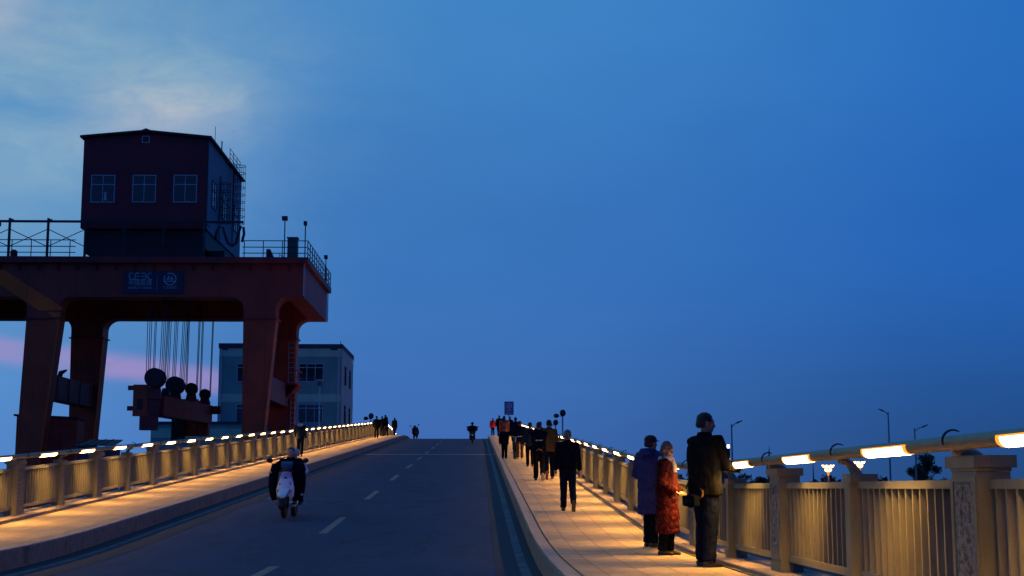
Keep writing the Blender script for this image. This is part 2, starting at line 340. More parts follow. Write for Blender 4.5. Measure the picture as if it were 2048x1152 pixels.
M = dict(
    asphalt=mat_asphalt(), paving=mat_paving(), carved=mat_carved(),
    gutter=mat('gutter_asphalt', (.010, .016, .028), .85, var=.25, nscale=3, bumps=.4, bscale=70),
    paint=mat('worn_road_paint', (.20, .175, .115), .7, var=.2, nscale=9, dirt=((.085, .088, .094, 1), 7, .50)),
    lineworn=mat('faded_edge_line', (.085, .10, .11), .8, var=.3, nscale=6, dirt=((.03, .04, .06, 1), 3, .48)),
    joint=mat('joint_concrete', (.34, .36, .37), .8, var=.2, nscale=4),
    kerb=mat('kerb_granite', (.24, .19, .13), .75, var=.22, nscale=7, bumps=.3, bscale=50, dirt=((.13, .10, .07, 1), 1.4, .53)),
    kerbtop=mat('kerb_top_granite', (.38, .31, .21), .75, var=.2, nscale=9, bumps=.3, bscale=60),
    groove=mat('groove_dirt', (.07, .06, .05), .9),
    concrete=mat('bridge_concrete', (.22, .205, .185), .8, var=.25, nscale=1.2, dirt=((.12, .11, .10, 1), .8, .55)),
    ledge=mat('ledge_concrete', (.30, .235, .155), .8, var=.25, nscale=3, bumps=.3, bscale=30, dirt=((.14, .12, .10, 1), 2.0, .55)),
    ground=mat('dark_earth', (.045, .05, .035), .95, var=.5, nscale=.08, bumps=.4, bscale=1),
    rail=mat_rail(),
    railtube=mat('bronze_handrail', (.22, .205, .125), .5, metal=.35, var=.12, nscale=8),
    crane=mat_crane('crane_orange_paint', (.38, .052, .028)),
    craneleg=mat_crane('crane_lamplit_red_paint', (.55, .070, .022), .6),  # redder than the girder to hold lamp light on the legs; red steel elsewhere
    crane2=mat_crane('crane_lit_orange', (.95, .13, .012), .15),  # lighter orange; the diagonal band's patch of light is painted with it
    crane3=mat_crane('crane_deep_red_paint', (.26, .032, .030), .6),
    cranedark=mat('crane_dark_steel', (.035, .022, .022), .6, var=.2),
    steel=mat('dark_steel', (.03, .032, .036), .5, metal=.4, var=.2),
    rope=mat('steel_rope', (.05, .05, .055), .6, metal=.3),
    housewall=mat('house_red_cladding', (.20, .018, .026), .6, var=.18, nscale=.8),
    houseside=mat('house_grey_cladding', (.12, .16, .21), .6, var=.15, nscale=1.0),
    roofdark=mat('dark_roof', (.05, .03, .035), .6),
    winframe=mat('window_frame_white', (.36, .50, .54), .5, var=.05),
    glass=mat('dark_window_glass', (.012, .016, .022), .12, spec=.6, var=.1),
    logo=mat('logo_teal_panel', (.012, .022, .06), .45),
    logow=mat('logo_pale_lettering', (.30, .48, .52), .5, var=.05),
    bwall=mat('building_grey_blue_render', (.16, .44, .38), .8, var=.12, nscale=.5),
    bside=mat('building_side_render', (.26, .46, .44), .8, var=.12, nscale=.5),
    bband=mat('building_pale_green_band', (.40, .75, .52), .8, var=.1, nscale=.5),
    bdark=mat('building_dark_trim', (.035, .075, .10), .8),
    pipe=mat('pale_drain_pipe', (.42, .60, .66), .5),
    signblue=mat('sign_blue', (.01, .12, .42), .4), signwhite=mat('sign_white', (.55, .62, .70), .4),
    greenbox=mat('green_cabinet', (.035, .10, .085), .5),
    skinlit=mat('lamplit_skin', (.46, .28, .19), .5, var=.06),  # skin lightened to hold the warm light on the rider's face
    skin=mat('skin', (.30, .17, .11), .6, var=.08), hair=mat('black_hair', (.012, .011, .012), .6, var=.3, nscale=40),
    grhair=mat('greying_hair', (.10, .09, .085), .6, var=.3, nscale=40),
    black=mat('black_cloth', (.0045, .006, .011), .9, spec=.02, var=.3, nscale=9, bumps=.3, bscale=18),
    navy=mat('navy_cloth', (.006, .009, .022), .9, spec=.02, var=.3, nscale=9, bumps=.3, bscale=18),
    dark=mat('charcoal_cloth', (.012, .013, .017), .9, spec=.02, var=.3, nscale=9, bumps=.3, bscale=18),
    teal=mat('slate_teal_cloth', (.014, .026, .034), .9, spec=.02, var=.25, nscale=9, bumps=.3, bscale=18),
    olive=mat('olive_brown_cloth', (.008, .0085, .009), .9, spec=.02, var=.25, nscale=9, bumps=.4, bscale=16),
    mustard=mat('mustard_brown_cloth', (.11, .07, .025), .85, spec=.02, var=.25, nscale=9, bumps=.3, bscale=18),
    brown=mat('brown_cloth', (.075, .042, .028), .85, spec=.02, var=.25, nscale=9),
    lavender=mat('slate_violet_puffer', (.040, .042, .12), .8, spec=.02, var=.2, nscale=7, bumps=.35, bscale=12),
    maroon=mat('maroon_puffer', (.050, .008, .008), .62, spec=.02, var=.75, nscale=16, bumps=.8, bscale=13),
    redcoat=mat('bright_red_puffer', (.75, .02, .02), .6, var=.12, bumps=.3, bscale=12),
    orangecoat=mat('rust_orange_puffer', (.26, .05, .018), .6, var=.3, nscale=8),
    scarf=mat('cream_fleece', (.48, .38, .28), .95, var=.2, nscale=20, bumps=.5, bscale=40),
    whitecloth=mat('white_cloth', (.50, .52, .55), .8), shoe=mat('black_shoe', (.014, .013, .014), .45),
    sole=mat('pale_rubber_sole', (.36, .32, .20), .7), shoeolive=mat('olive_shoe', (.06, .06, .03), .7), shoered=mat('red_brown_shoe', (.20, .05, .03), .6),
    hat=mat('knitted_patterned_hat', (.16, .09, .075), .95, var=.6, nscale=26, bumps=.5, bscale=50),
    cap=mat('dark_red_cap', (.045, .016, .020), .9),
    rubber=mat('tyre_rubber', (.012, .012, .013), .8), plastic=mat('black_plastic', (.014, .014, .017), .35),
    fender=mat('pale_cyan_fender', (.62, .85, .84), .3, var=.06), chrome=mat('metal_bright', (.5, .5, .52), .25, metal=1),
    screen=mat('blue_tinted_windscreen', (.025, .07, .14), .2), foliage=mat('dark_foliage', (.035, .05, .025), .8, var=.4, nscale=1.5),
    bark=mat('bark', (.05, .04, .03), .9), hutroof=mat('hut_roof_sheet', (.05, .075, .09), .6),
    lampgrey=mat('lamp_pole_grey', (.16, .18, .20), .5), headdark=mat('lamp_head_dark', (.03, .035, .045), .5),
    farbuild=mat('far_building', (.05, .07, .10), .8),
)
def emission(name, col, s):
    m = bpy.data.materials.new(name); m.use_nodes = True; t = NT(m.node_tree)
    e = t.n('ShaderNodeEmission'); e.inputs[0].default_value = col; e.inputs[1].default_value = s
    out = t.n('ShaderNodeOutputMaterial'); t.nt.links.new(e.outputs[0], out.inputs[0]); return m
M['tube'] = emission('warm_tube_light', (1, .56, .20, 1), 26)
M['halo_rim'] = emission('amber_halo_rim', (1, .33, .035, 1), 1.5)  # amber glow added to stand in for the halo of each tube
M['lotus'] = emission('lotus_lamp_glow', (1, .52, .16, 1), 8)
M['lotusstem'] = emission('lotus_stem_glow', (1, .25, .04, 1), 1.3)
M['signlit'] = emission('lit_sign_letters', (.75, .85, 1, 1), 3.5)
# patterned scooter cowl: white with small painted flowers
def mat_cowl():
    m = bpy.data.materials.new('flowered_white_cowl'); m.use_nodes = True; t = NT(m.node_tree)
    p = t.n('ShaderNodeBsdfPrincipled'); out = t.n('ShaderNodeOutputMaterial'); t.nt.links.new(p.outputs[0], out.inputs[0])
    ob = t.n('ShaderNodeTexCoord').outputs['Object']; x, y, z = t.sep(ob)
    v = t.n('ShaderNodeTexVoronoi'); t.put(v.inputs['Vector'], ob); v.inputs['Scale'].default_value = 11
    f = t.sstep(v.outputs['Distance'], .32, .42, 1, 0)
    vr, vg, vb = t.sep(v.outputs['Color'])
    fc = t.mix(vr, (.30, .10, .10, 1), (.10, .22, .10, 1))
    edge = t.sstep(t.m('ABSOLUTE', x), .05, .15)
    c = t.mix(t.m('MULTIPLY', t.m('MULTIPLY', f, edge), .9), (.84, .88, .88, 1), fc)
    c = t.mix(t.sstep(z, .80, .90, 0, .85), c, (.42, .30, .46, 1))
    t.put(p.inputs['Base Color'], c); p.inputs['Roughness'].default_value = .35; return m
M['cowl'] = mat_cowl()

# ------------------------------------------------------------------ ground, road, pavements
YS = [-30, -15, -5, 0, 5, 10, 14] + [18 + .7 * i for i in range(14)] + [30 + 6 * i for i in range(17)] + [129 + 1.5 * i for i in range(18)] + [160, 180, 210, 235]
g = MB()
gv = []; N = 40
for i in range(N + 1):
    for j in range(N + 1):
        x = -5000 + 10000 * i / N; y = -300 + 8300 * (j / N) ** 1.5
        gv.append((x, y, GZ))
g.add(gv, [(i * (N + 1) + j, (i + 1) * (N + 1) + j, (i + 1) * (N + 1) + j + 1, i * (N + 1) + j + 1) for i in range(N) for j in range(N)])
tag(g.build('ground', M['ground']), kind='structure')
tag(MB().beam([(-9.72, -.02), (3.64, -.02), (3.64, -.95), (-9.72, -.95)], YS).build('bridge_deck', M['concrete']), kind='structure')
tag(MB().beam([(-8.8, -.96), (2.9, -.96), (2.9, None), (-8.8, None)], YS).build('ramp_wall', M['concrete']), kind='structure')
tag(MB().ribbon(KX0 - .05, KX1 + .05, 0, YS).build('road', M['asphalt']), kind='structure')
gt = MB(); gt.ribbon(.26, KX1, .004, YS); gt.ribbon(KX0, -6.1, .004, YS)
tag(gt.build('road_edge_strip', M['gutter']), kind='structure')
mk = MB(); mk.ribbon(.62, .77, .008, YS); mk.ribbon(-6.74, -6.60, .008, YS)
tag(mk.build('edge_line', M['lineworn']), kind='structure'); mk = MB()
for k in range(-3, 12):
    a = 17.8 + 11.1 * k; mk.ribbon(-3.24, -3.08, .004, [a + 4.4 * t / 6 for t in range(7)])
tag(mk.build('road_marking', M['paint']), kind='structure')
jm = MB(); jm.ribbon(KX0, KX1, .012, [82.0, 82.7]); jm.ribbon(KX0, KX1, .012, [10.0 - 22, 10.35 - 22])
tag(jm.build('expansion_joint', M['joint']), kind='structure')
def pavement(xa, xb, name):       # xa kerb face, xb outer edge
    s = 1 if xb > xa else -1
    kb = MB(); kt = MB()
    y = -6.0
    while y < 200:                  # kerb stones, one after another
        L = 1.5 if y < 60 else 6.0
        ya, yb = y + .004, y + L - .006; ys = [ya + (yb - ya) * t / 3 for t in range(4)]
        j = rnd.uniform(-.004, .004)
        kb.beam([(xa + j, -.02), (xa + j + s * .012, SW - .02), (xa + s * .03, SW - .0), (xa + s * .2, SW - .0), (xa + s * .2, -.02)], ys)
        y += L
    tag(kb.build('kerb_' + name, M['kerb']), kind='structure')
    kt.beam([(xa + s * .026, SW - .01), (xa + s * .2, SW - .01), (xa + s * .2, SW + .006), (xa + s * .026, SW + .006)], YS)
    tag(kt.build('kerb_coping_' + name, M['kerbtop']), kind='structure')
    MBg = MB().beam([(xa + s * .2, -.02), (xa + s * .235, -.02), (xa + s * .235, SW - .02), (xa + s * .2, SW - .02)], YS)
    tag(MBg.build('drain_groove_' + name, M['groove']), kind='structure')
    pv = MB().beam([(xa + s * .235, -.02), (xb, -.02), (xb, SW), (xa + s * .235, SW)], YS)
    tag(pv.build('pavement_' + name, M['paving']), kind='structure')
    lg = MB().beam([(xb, -.02), (xb + s * .58, -.02), (xb + s * .58, SW + .065), (xb + s * .015, SW + .065), (xb, SW + .05)], YS)
    tag(lg.build('railing_plinth_' + name, M['ledge']), kind='structure')
    tag(MB().beam([(xb - s * .06, SW + .002), (xb - s * .004, SW + .002), (xb - s * .004, SW + .010), (xb - s * .06, SW + .010)], YS).build('edge_gutter_' + name, M['groove']), kind='structure')
pavement(KX1, 3.04, 'right'); pavement(KX0, -9.13, 'left')

# ------------------------------------------------------------------ railings
PITCHP = 2.99
def railing(side, xh, ystart, yend, label, phase):
    s = 1 if side > 0 else -1
    root = empty('bridge_railing', (xh, 0, 0), 0, label, 'railing')
    base = SW + .065
    ks = range(math.ceil((ystart - phase) / PITCHP), math.floor((yend - phase) / PITCHP) + 1)
    pa, pb = s * .06, s * .28          # post across the rail, local x
    pc = s * .17
    prof = lambda y: zr(y)
    # handrail as one pipe
    ys = []; y = ystart - 1.3
    while y < yend + 1.3: ys.append(y); y += .9
    MB().tube([(0, yy, zr(yy) + SW + 1.245) for yy in ys], .050, 14).build('handrail', M['railtube'], root, True)
    for k in ks:
        yc = phase + k * PITCHP; big = (k % 2 == 0); z0 = zr(yc); sl = slope(yc)
        hl = .24 if big else .085
        m = MB()
        zt = 1.085 if big else 1.03
        m.box(min(pa, pb), max(pa, pb), yc - hl, yc + hl, z0 + base - .02 - hl * abs(sl), z0 + SW + zt - .03)
        m.box(min(pa, pb) - .012, max(pa, pb) + .012, yc - hl - .012, yc + hl + .012, z0 + base - .02 - hl * abs(sl), z0 + base + .11)
        if big:
            m.box(min(pa, pb) - .006, max(pa, pb) + .006, yc - hl - .006, yc + hl + .006, z0 + SW + zt - .028, z0 + SW + zt - .005)
        post = m.build('post', M['rail'], root)
        cap = MB()
        if big: cap.box(min(pa, pb) - .03, max(pa, pb) + .03, yc - hl - .04, yc + hl + .04, z0 + SW + zt - .004, z0 + SW + zt + .075)
        else: cap.box(min(pa, pb) - .0, max(pa, pb) + .02, yc - hl - .05, yc + hl + .05, z0 + SW + zt - .029, z0 + SW + zt + .04)
        cap.build('post_cap', M['rail'], post)
        if big and yc < 70:              # carved face towards the pavement
            xf = pa
            fr = MB(); zb, zz = z0 + base + .13, z0 + SW + zt - .06
            f0, f1 = sorted((xf, xf - s * .012))
            fr.box(f0, f1, yc - hl + .01, yc - hl + .045, zb, zz); fr.box(f0, f1, yc + hl - .045, yc + hl - .01, zb, zz)
            fr.box(f0, f1, yc - hl + .047, yc + hl - .047, zb, zb + .035); fr.box(f0, f1, yc - hl + .047, yc + hl - .047, zz - .035, zz)
            fr.build('panel_border', M['rail'], post)
            cv = MB(); e0, e1 = sorted((xf - s * .0015, xf - s * .005)); cv.box(e0, e1, yc - hl + .05, yc + hl - .05, zb + .04, zz - .04)
            r2 = random.Random(k)
            h0, h1 = sorted((xf - s * .0055, xf - s * .014))
            # meander key at the head, curling cloud tendrils below
            def kb(a, b, c, d): cv.box(h0, h1, yc + a, yc + b, zz - d, zz - c)
            kb(-.13, .13, .055, .068); kb(-.13, -.115, .07, .13); kb(-.113, -.02, .118, .13); kb(-.035, -.02, .09, .116)
            kb(.02, .035, .07, .15); kb(.037, .12, .138, .15); kb(.105, .12, .09, .136); kb(-.09, -.04, .17, .183); kb(-.1, -.088, .19, .30)
            kb(-.02, .07, .20, .213); kb(.06, .072, .215, .33)
            for q in range(9):
                cyy = r2.uniform(-.10, .10); czz = zz - .36 - .052 * q; rr = r2.uniform(.02, .045); ph = r2.uniform(0, 6)
                pts = [((h0 + h1) / 2, yc + cyy + rr * (1 - .12 * t) * math.cos(ph + t * .75), czz + rr * (1 - .12 * t) * math.sin(ph + t * .75)) for t in range(8)]
                if all(zb + .04 < p[2] for p in pts): cv.tube(pts, .0065, 5)
            cv.build('carved_panel', M['carved'], post)
        # curved bracket to the handrail
        br = MB(); pts = []; hz = z0 + SW + 1.245
        top = z0 + SW + zt + (.06 if big else .03)
        for t in range(7):
            a = t / 6; pts.append((pc * (1 - a) ** .8 * .9, yc, top + (hz - .055 - top) * math.sin(a * math.pi / 2) ** .8))
        br.tube([(pc * .95, yc, top - .05)] + pts, [(.055, .075), (.052, .070), (.046, .062), (.040, .056), (.036, .052), (.034, .050), (.032, .048), (.030, .045)], 10)
        br.build('bracket', M['rail'], post, True)
        rg = MB(); R_ = .075
        rg.tube([(s * R_ * math.cos(a), yc, hz + .012 + R_ * math.sin(a)) for a in [D2R(q) for q in range(55, 215, 16)]], [.003, .006, .007, .008, .009, .009, .009, .009, .008, .008], 6)
        rg.build('ring_clamp', M['steel'], post, True)
        # infill panel to the next post
        hl2 = .085 if big else .24
        ya, yb = yc + hl + .012, yc + PITCHP - hl2 - .012
        if k == ks[-1]: break
        nseg = 6
        pn = MB(); xx0, xx1 = s * .14, s * .205; a0, a1 = min(xx0, xx1), max(xx0, xx1)
        yy = [ya + (yb - ya) * t / nseg for t in range(nseg + 1)]
        def strip(x0_, x1_, z0_, z1_):
            pn.beam([(x0_, z0_), (x1_, z0_), (x1_, z1_), (x0_, z1_)], yy)
        strip(a0 - .01, a1 + .01, SW + .945, SW + 1.005); strip(a0 - .005, a1 + .005, SW + .175, SW + .245)
        nb = 15
        for q in range(nb):
            yq = ya + (q + .5) * (yb - ya) / nb
            pn.box(a0 + .002, a1 - .002, yq - .014, yq + .014, SW + .24, SW + .95, prof)
        pn.build('infill_panel', M['rail'], root)
        # lit tube clasped round the lower half of the handrail, midway
        ym = yc + PITCHP / 2; tb = MB(); n = 10; r1, r0 = .0565, .0505; hy = .52
        vs = []; fs = []
        for yv in (ym - hy, ym + hy):
            zc = zr(yv) + SW + 1.245
            for rr in (r1, r0):
                for q in range(n + 1):
                    a = math.pi + D2R(28) + D2R(124) * q / n
                    ca, sa = math.cos(a), math.sin(a)
                    # opening turned a little towards the pavement
                    th = -s * D2R(34); vs.append((rr * (ca * math.cos(th) - sa * math.sin(th)) , yv, zc + rr * (ca * math.sin(th) + sa * math.cos(th))))
        K = n + 1
        for q in range(n): fs += [(q, q + 1, 2 * K + q + 1, 2 * K + q), (K + q, 3 * K + q, 3 * K + q + 1, K + q + 1), (q, K + q, K + q + 1, q + 1), (2 * K + q, 2 * K + q + 1, 3 * K + q + 1, 3 * K + q)]
        fs += [(0, 2 * K, 3 * K, K), (n, K + n, 3 * K + n, 2 * K + n)]
        tb.add(vs, fs); to = tb.build('light_tube', M['tube'], root)
        db = MB(); vs = []; fs = []; n2 = 8  # added glowing shell that gives the tube an amber halo rim
        for yv in (ym - hy - .075, ym + hy + .075):
            zc = zr(yv) + SW + 1.245
            for q in range(n2 + 1):
                a = math.pi + D2R(10) + D2R(160) * q / n2 - s * D2R(30); vs.append((0.0540 * math.cos(a), yv, zc + .0540 * math.sin(a)))
            for q in range(n2 + 1):
                a = math.pi + D2R(10) + D2R(160) * q / n2 - s * D2R(30); vs.append((0.0505 * math.cos(a), yv, zc + .0505 * math.sin(a)))
        K = n2 + 1
        for q in range(n2): fs += [(q, q + 1, 2 * K + q + 1, 2 * K + q), (q, K + q, K + q + 1, q + 1), (2 * K + q, 2 * K + q + 1, 3 * K + q + 1, 3 * K + q)]
        db.add(vs, fs); db.build('halo_rim', M['halo_rim'], to)
        ld_ = bpy.data.lights.new('tube_light', 'AREA'); ld_.shape = 'RECTANGLE'; ld_.size = .05; ld_.size_y = 2 * hy; ld_.spread = D2R(128)
        ld_.energy = 30; ld_.color = (1, .47, .085)
        lo_ = bpy.data.objects.new('tube_light', ld_); COL.objects.link(lo_); lo_.parent = to
        lo_.location = (-s * .028, ym, zr(ym) + SW + 1.245 - .055); lo_.rotation_euler = (math.atan(slope(ym)), -s * D2R(-24) , 0)
    return root
railing(1, 3.15, -2.5, 160, 'beige railing with lit handrail along the right pavement, beside the standing couple', 9.27)
railing(-1, -9.25, 2, 166, 'beige railing with lit handrail along the left pavement, below the orange crane', 28.97 - PITCHP * 8)

# ------------------------------------------------------------------ people
def rotx(v, a, o):  # rotate about x axis through o
    y, z = v[1] - o[1], v[2] - o[2]
    return Vector((v[0], o[1] + y * math.cos(a) - z * math.sin(a), o[2] + y * math.sin(a) + z * math.cos(a)))
def ik(a, b, l1, l2, hint):
    a, b = Vector(a), Vector(b); d = b - a; L = d.length
    if L > (l1 + l2) * .999: b = a + d * ((l1 + l2) * .999 / L); d = b - a; L = d.length
    c = (l1 * l1 - l2 * l2 + L * L) / (2 * L); h = math.sqrt(max(0, l1 * l1 - c * c))
    dn = d.normalized(); hv = Vector(hint); hv = (hv - dn * hv.dot(dn)).normalized()
    return a + dn * c + hv * h, b
def hand(m, w, direction, palmn, side, curl=.5):
    """palm, four unequal bent fingers and a thumb from the side of the palm"""
    d = Vector(direction).normalized(); p = Vector(palmn); p = (p - d * p.dot(d)).normalized(); u = d.cross(p) * side
    w = Vector(w)
    m.tube([w - d * .02, w + d * .02, w + d * .055, w + d * .09], [(.026, .02), (.034, .018), (.04, .017), (.037, .015)][0:4], 10)
    for i, (o, L) in enumerate(((-.030, .066), (-.010, .078), (.010, .073), (.029, .058))):
        q = w + d * .085 + u * o; a = curl * .6; pts = [q - d * .02]
        dd_ = d.copy(); 
        pts.append(q)
        for seg in (.45, .3, .25):
            dd_ = (d * math.cos(a) + p * math.sin(a)); pts.append(pts[-1] + dd_ * L * seg); a += curl * .8
        m.tube(pts, [.010, .0098, .0095, .0085, .007], 7)
    q = w + d * .03 - u * .03
    m.tube([q, q - u * .022 + d * .022 + p * .012, q - u * .03 + d * .05 + p * .022, q - u * .026 + d * .07 + p * .03], [.013, .012, .010, .008], 7)
from mathutils import noise as mnoise
def folds(o, amp, seed, fx=9.0, fz=5.0):
    me = o.data; off = Vector((seed * 3.1, seed * 1.7, seed * 5.3)); me.update()
    ns = [v.normal.copy() for v in me.vertices]
    for v, n in zip(me.vertices, ns):
        p = Vector((v.co.x * fx, v.co.y * fx, v.co.z * fz + v.co.x * 4)) + off
        a = mnoise.noise(p); b = 1 - abs(mnoise.noise(p * 1.9)) * 2
        v.co += n * amp * (a * .9 + b * .55)
    me.update()
def person(loc, face, h=1.7, label='', top='black', topstyle='jacket', legs='navy', shoes='shoe', hair='hair', hairstyle='short',
           feet=None, hands=None, lean=0.0, hip=None, headturn=0.0, headpitch=0.0, bulk=1.0, group=None, vox=.016, hood=None, hat=None, scarf=None,
           parentless=True, kneehint=(0, 1, 0), elbow=None, soles=None, handcurl=.5, handdir=None, skirt=None, stripe=None, skinname='skin', bag=None):
    root = empty('person', loc, -face, label, 'person', group)
    if vox > NV: h *= 1.08
    S = h / 1.72; root.scale = (S, S, S)
    hipz, hipy = hip if hip else (.90, 0.0)
    dzh = hipz - .90
    pv = (0, hipy, hipz)
    R = lambda v: rotx((v[0], v[1] + hipy, v[2] + dzh), -lean, pv)
    sh = {-1: R((-.175 * bulk, 0, 1.41)), 1: R((.175 * bulk, 0, 1.41))}
    neck = R((0, 0, 1.47)); headc = neck + Vector((0, math.sin(lean) * .04 + .015, .135))
    if feet is None and hip is None:
        q_ = rnd.uniform(.06, .17) * rnd.choice((-1, 1)); feet = {-1: (-.09, q_, .01 if q_ < 0 else 0, 0), 1: (.09, -q_, .01 if q_ > 0 else 0, 0)}
        headturn = headturn or rnd.uniform(-.35, .35)
    feet = feet or {-1: (-.10, 0, 0, 0), 1: (.10, 0, 0, 0)}
    hands = hands or {-1: (-.27, .03, .80), 1: (.27, .03, .80)}
    elbow = elbow or {-1: (-.5, -1, 0), 1: (.5, -1, 0)}
    # legs
    J = {}
    for s in (-1, 1):
        hp = Vector((s * .085, hipy, hipz)); fx, fy, fz, fp = feet[s]
        ank = Vector((fx, fy - .03 * math.cos(fp) + 0, fz + .085)) 
        kn, ank = ik(hp, ank, (hipz - .09) * .505 if not hip else .44, (hipz - .09) * .505 if not hip else .42, kneehint); J[s] = (hp, kn, ank, fp)
    A = {}
    for s in (-1, 1):
        hw = Vector(hands[s]) + Vector((0, hipy, dzh)) * (1 if hip else 0)
        el, wr = ik(sh[s], hw, .29, .26, elbow[s]); A[s] = (sh[s], el, wr)
    vx = vox
    # ---- body
    m = MB()
    Hm = Matrix.Rotation(-headturn, 3, 'Z') @ Matrix.Rotation(-headpitch, 3, 'X')
    def H(x, y, z): return headc + Hm @ Vector((x, y, z))
    m.ell(H(0, -.012, .03), (.076, .094, .092), rot=Hm); m.ell(H(0, .022, -.03), (.060, .070, .085), rot=Hm)
    m.ell(H(0, .045, -.085), (.036, .038, .028), rot=Hm)                       # chin
    m.tube([H(0, .086, .015), H(0, .101, -.012), H(0, .104, -.024), H(0, .084, -.034)], [.009, .012, .015, .012], 7)   # nose
    m.ell(H(0, .082, .035), (.045, .014, .010), rot=Hm)                       # brow
    m.ell(H(0, .084, -.055), (.022, .010, .006), rot=Hm); m.ell(H(0, .082, -.066), (.020, .010, .006), rot=Hm)   # lips
    for s in (-1, 1):
        m.ell(H(s * .078, -.008, -.005), (.010, .018, .030), rot=Hm)            # ears
        m.ell(H(s * .045, .055, -.02), (.022, .022, .025), rot=Hm)              # cheeks
    m.tube([neck + Vector((0, -.005, -.08)), neck, headc + Vector((0, -.005, -.03))], [.062, .056, .054], 12)
    m.loft([(z + dzh, rx * bulk, ry, 0, hipy) if lean == 0 else (z + dzh, rx, ry, 0, hipy + (z - .9) * math.tan(lean)) for z, rx, ry in
            ((.86, .12, .08), (1.0, .12, .08), (1.2, .13, .085), (1.38, .13, .075), (1.45, .06, .055))], 14)
    for s in (-1, 1):
        a, b, c = A[s]; m.tube([a * .75 + R((0, 0, 1.38)) * .25, a, b, c], [.045, .042, .034, .026], 9)
        d = (c - b).normalized() if not (handdir and handdir.get(s)) else Vector(handdir[s])
        pn = Vector((-s, 0, 0)) if abs(d.x) < .8 else Vector((0, 0, -1))
        if vx > .012: # far off: the same hand, slightly stouter fingers
            hand(m, c, d, pn, s, handcurl)
        else: hand(m, c, d, pn, s, handcurl)
        hp, kn, an, fp = J[s]; m.tube([hp, kn, an], [.06, .045, .032], 9)
        m.tube([an + Vector((0, -.02, -.03)), an + Vector((0, .05 * math.cos(fp), -.04 + .05 * math.sin(fp)))], [.03, .03], 8)
    body = m.build('body', M[skinname], root); remesh(body, min(vx, .010), 1, .4)
    if vx <= .010 :
        for s in (-1, 1):
            MB().ell(H(s * .031, .080, .012), (.012, .006, .006), rot=Hm).build('eye', M['hair'], root, True)
    # ---- hair / hat
    if hair:
        m = MB()
        m.ell(H(0, -.020, .042), (.081, .096, .086), rot=Hm)
        m.ell(H(0, -.045, -.005), (.080, .075, .075), rot=Hm)
        if hairstyle == 'long':
            m.tube([H(0, -.05, .02), H(0, -.075, -.08), H(0, -.08, -.2), H(0, -.07, -.27)], [(.085, .06), (.095, .05), (.09, .045), (.06, .03)], 12)
        if hairstyle == 'bun': m.ell(H(0, -.12, .06), (.04, .04, .04), rot=Hm)
        o = m.build('hair', M[hair], root); remesh(o, min(vx, .012), 2); folds(o, .005, 3, 60, 40)
        # leave the face free
        import bmesh
        bm = bmesh.new(); bm.from_mesh(o.data); inv = Hm.inverted()
        kill = [v for v in bm.verts if (lambda q: (q.y > .045 - max(0, q.z - .06) * -.9 and q.z < .075) or (hairstyle == 'short' and q.z < .01 and q.y > -.03) or (hairstyle == 'short' and q.z < -.055))(inv @ (v.co - headc))]
        bmesh.ops.delete(bm, geom=kill, context='VERTS'); bm.to_mesh(o.data); bm.free()
    if hat:
        m = MB()
        m.ell(H(0, -.012, .065), (.092, .106, .075), rot=Hm); m.ell(H(0, -.010, .045), (.094, .108, .040), rot=Hm)
        if hat[1] == 'peak': m.ell(H(0, .10, .045), (.06, .06, .009), rot=Hm)
        if hat[1] == 'wool': m.ell(H(0, -.02, .12), (.06, .07, .045), rot=Hm); m.ell(H(0, -.04, .01), (.088, .085, .07), rot=Hm)
        if hat[1] == 'helmet': m.ell(H(0, -.01, .05), (.115, .13, .11), rot=Hm)
        o = m.build('hat', M[hat[0]], root); remesh(o, min(vx, .010), 2)
    if hood:
        m = MB(); m.tube([R((0, -.07, 1.42)), R((0, -.15, 1.45)), R((0, -.12, 1.52))], [(.14, .05), (.15, .07), (.10, .045)], 14)
        m.tube([R((.105 * math.cos(a), -.02 + .095 * math.sin(a), 1.475 + .03 * -math.sin(a))) for a in [D2R(q) for q in range(160, 385, 15)]], .034, 8)
        o = m.build('hood', M[hood], root); remesh(o, vx, 3)
    if scarf:
        m = MB(); m.tube([R((.092 * math.cos(a), .0 + .092 * math.sin(a), 1.475 + .02 * math.sin(3 * a))) for a in [D2R(q) for q in range(0, 375, 15)]], .042, 9)
        m.tube([R((.03, .10, 1.47)), R((.05, .14, 1.38)), R((.06, .15, 1.27))], [(.045, .03), (.05, .025), (.045, .02)], 9)
        o = m.build('scarf', M[scarf], root); remesh(o, vx, 2)
    # ---- top
    st = {'jacket': [(.80, .185, .130), (.86, .190, .135), (1.0, .180, .130), (1.18, .195, .135), (1.33, .200, .125), (1.40, .185, .105), (1.45, .115, .085), (1.505, .075, .075)],
          'blouson': [(.86, .160, .115), (.89, .185, .130), (1.0, .200, .145), (1.18, .205, .145), (1.33, .205, .130), (1.40, .185, .11), (1.45, .115, .085), (1.50, .075, .075)],
          'coat': [(.52, .200, .150), (.62, .205, .155), (.80, .200, .150), (1.0, .190, .140), (1.18, .200, .14), (1.33, .200, .13), (1.40, .185, .11), (1.45, .12, .09), (1.51, .085, .08)],
          'longcoat': [(.34, .185, .150), (.36, .205, .165), (.50, .205, .165), (.80, .200, .155), (1.0, .190, .15), (1.18, .200, .15), (1.33, .195, .13), (1.40, .175, .11), (1.45, .12, .09), (1.51, .085, .08)],
          'short': [(.92, .150, .11), (1.0, .160, .12), (1.18, .185, .13), (1.33, .190, .12), (1.40, .175, .105), (1.45, .11, .085), (1.50, .07, .07)]}[topstyle]
    m = MB(); rings = []
    puff = topstyle in ('coat', 'longcoat') or 'puffer' in M[top].name
    dense = []
    for i in range(len(st) - 1):
        n_ = max(1, int((st[i + 1][0] - st[i][0]) / .022))
        for q in range(n_):
            a = q / n_; dense.append(tuple(st[i][c] * (1 - a) + st[i + 1][c] * a for c in range(3)))
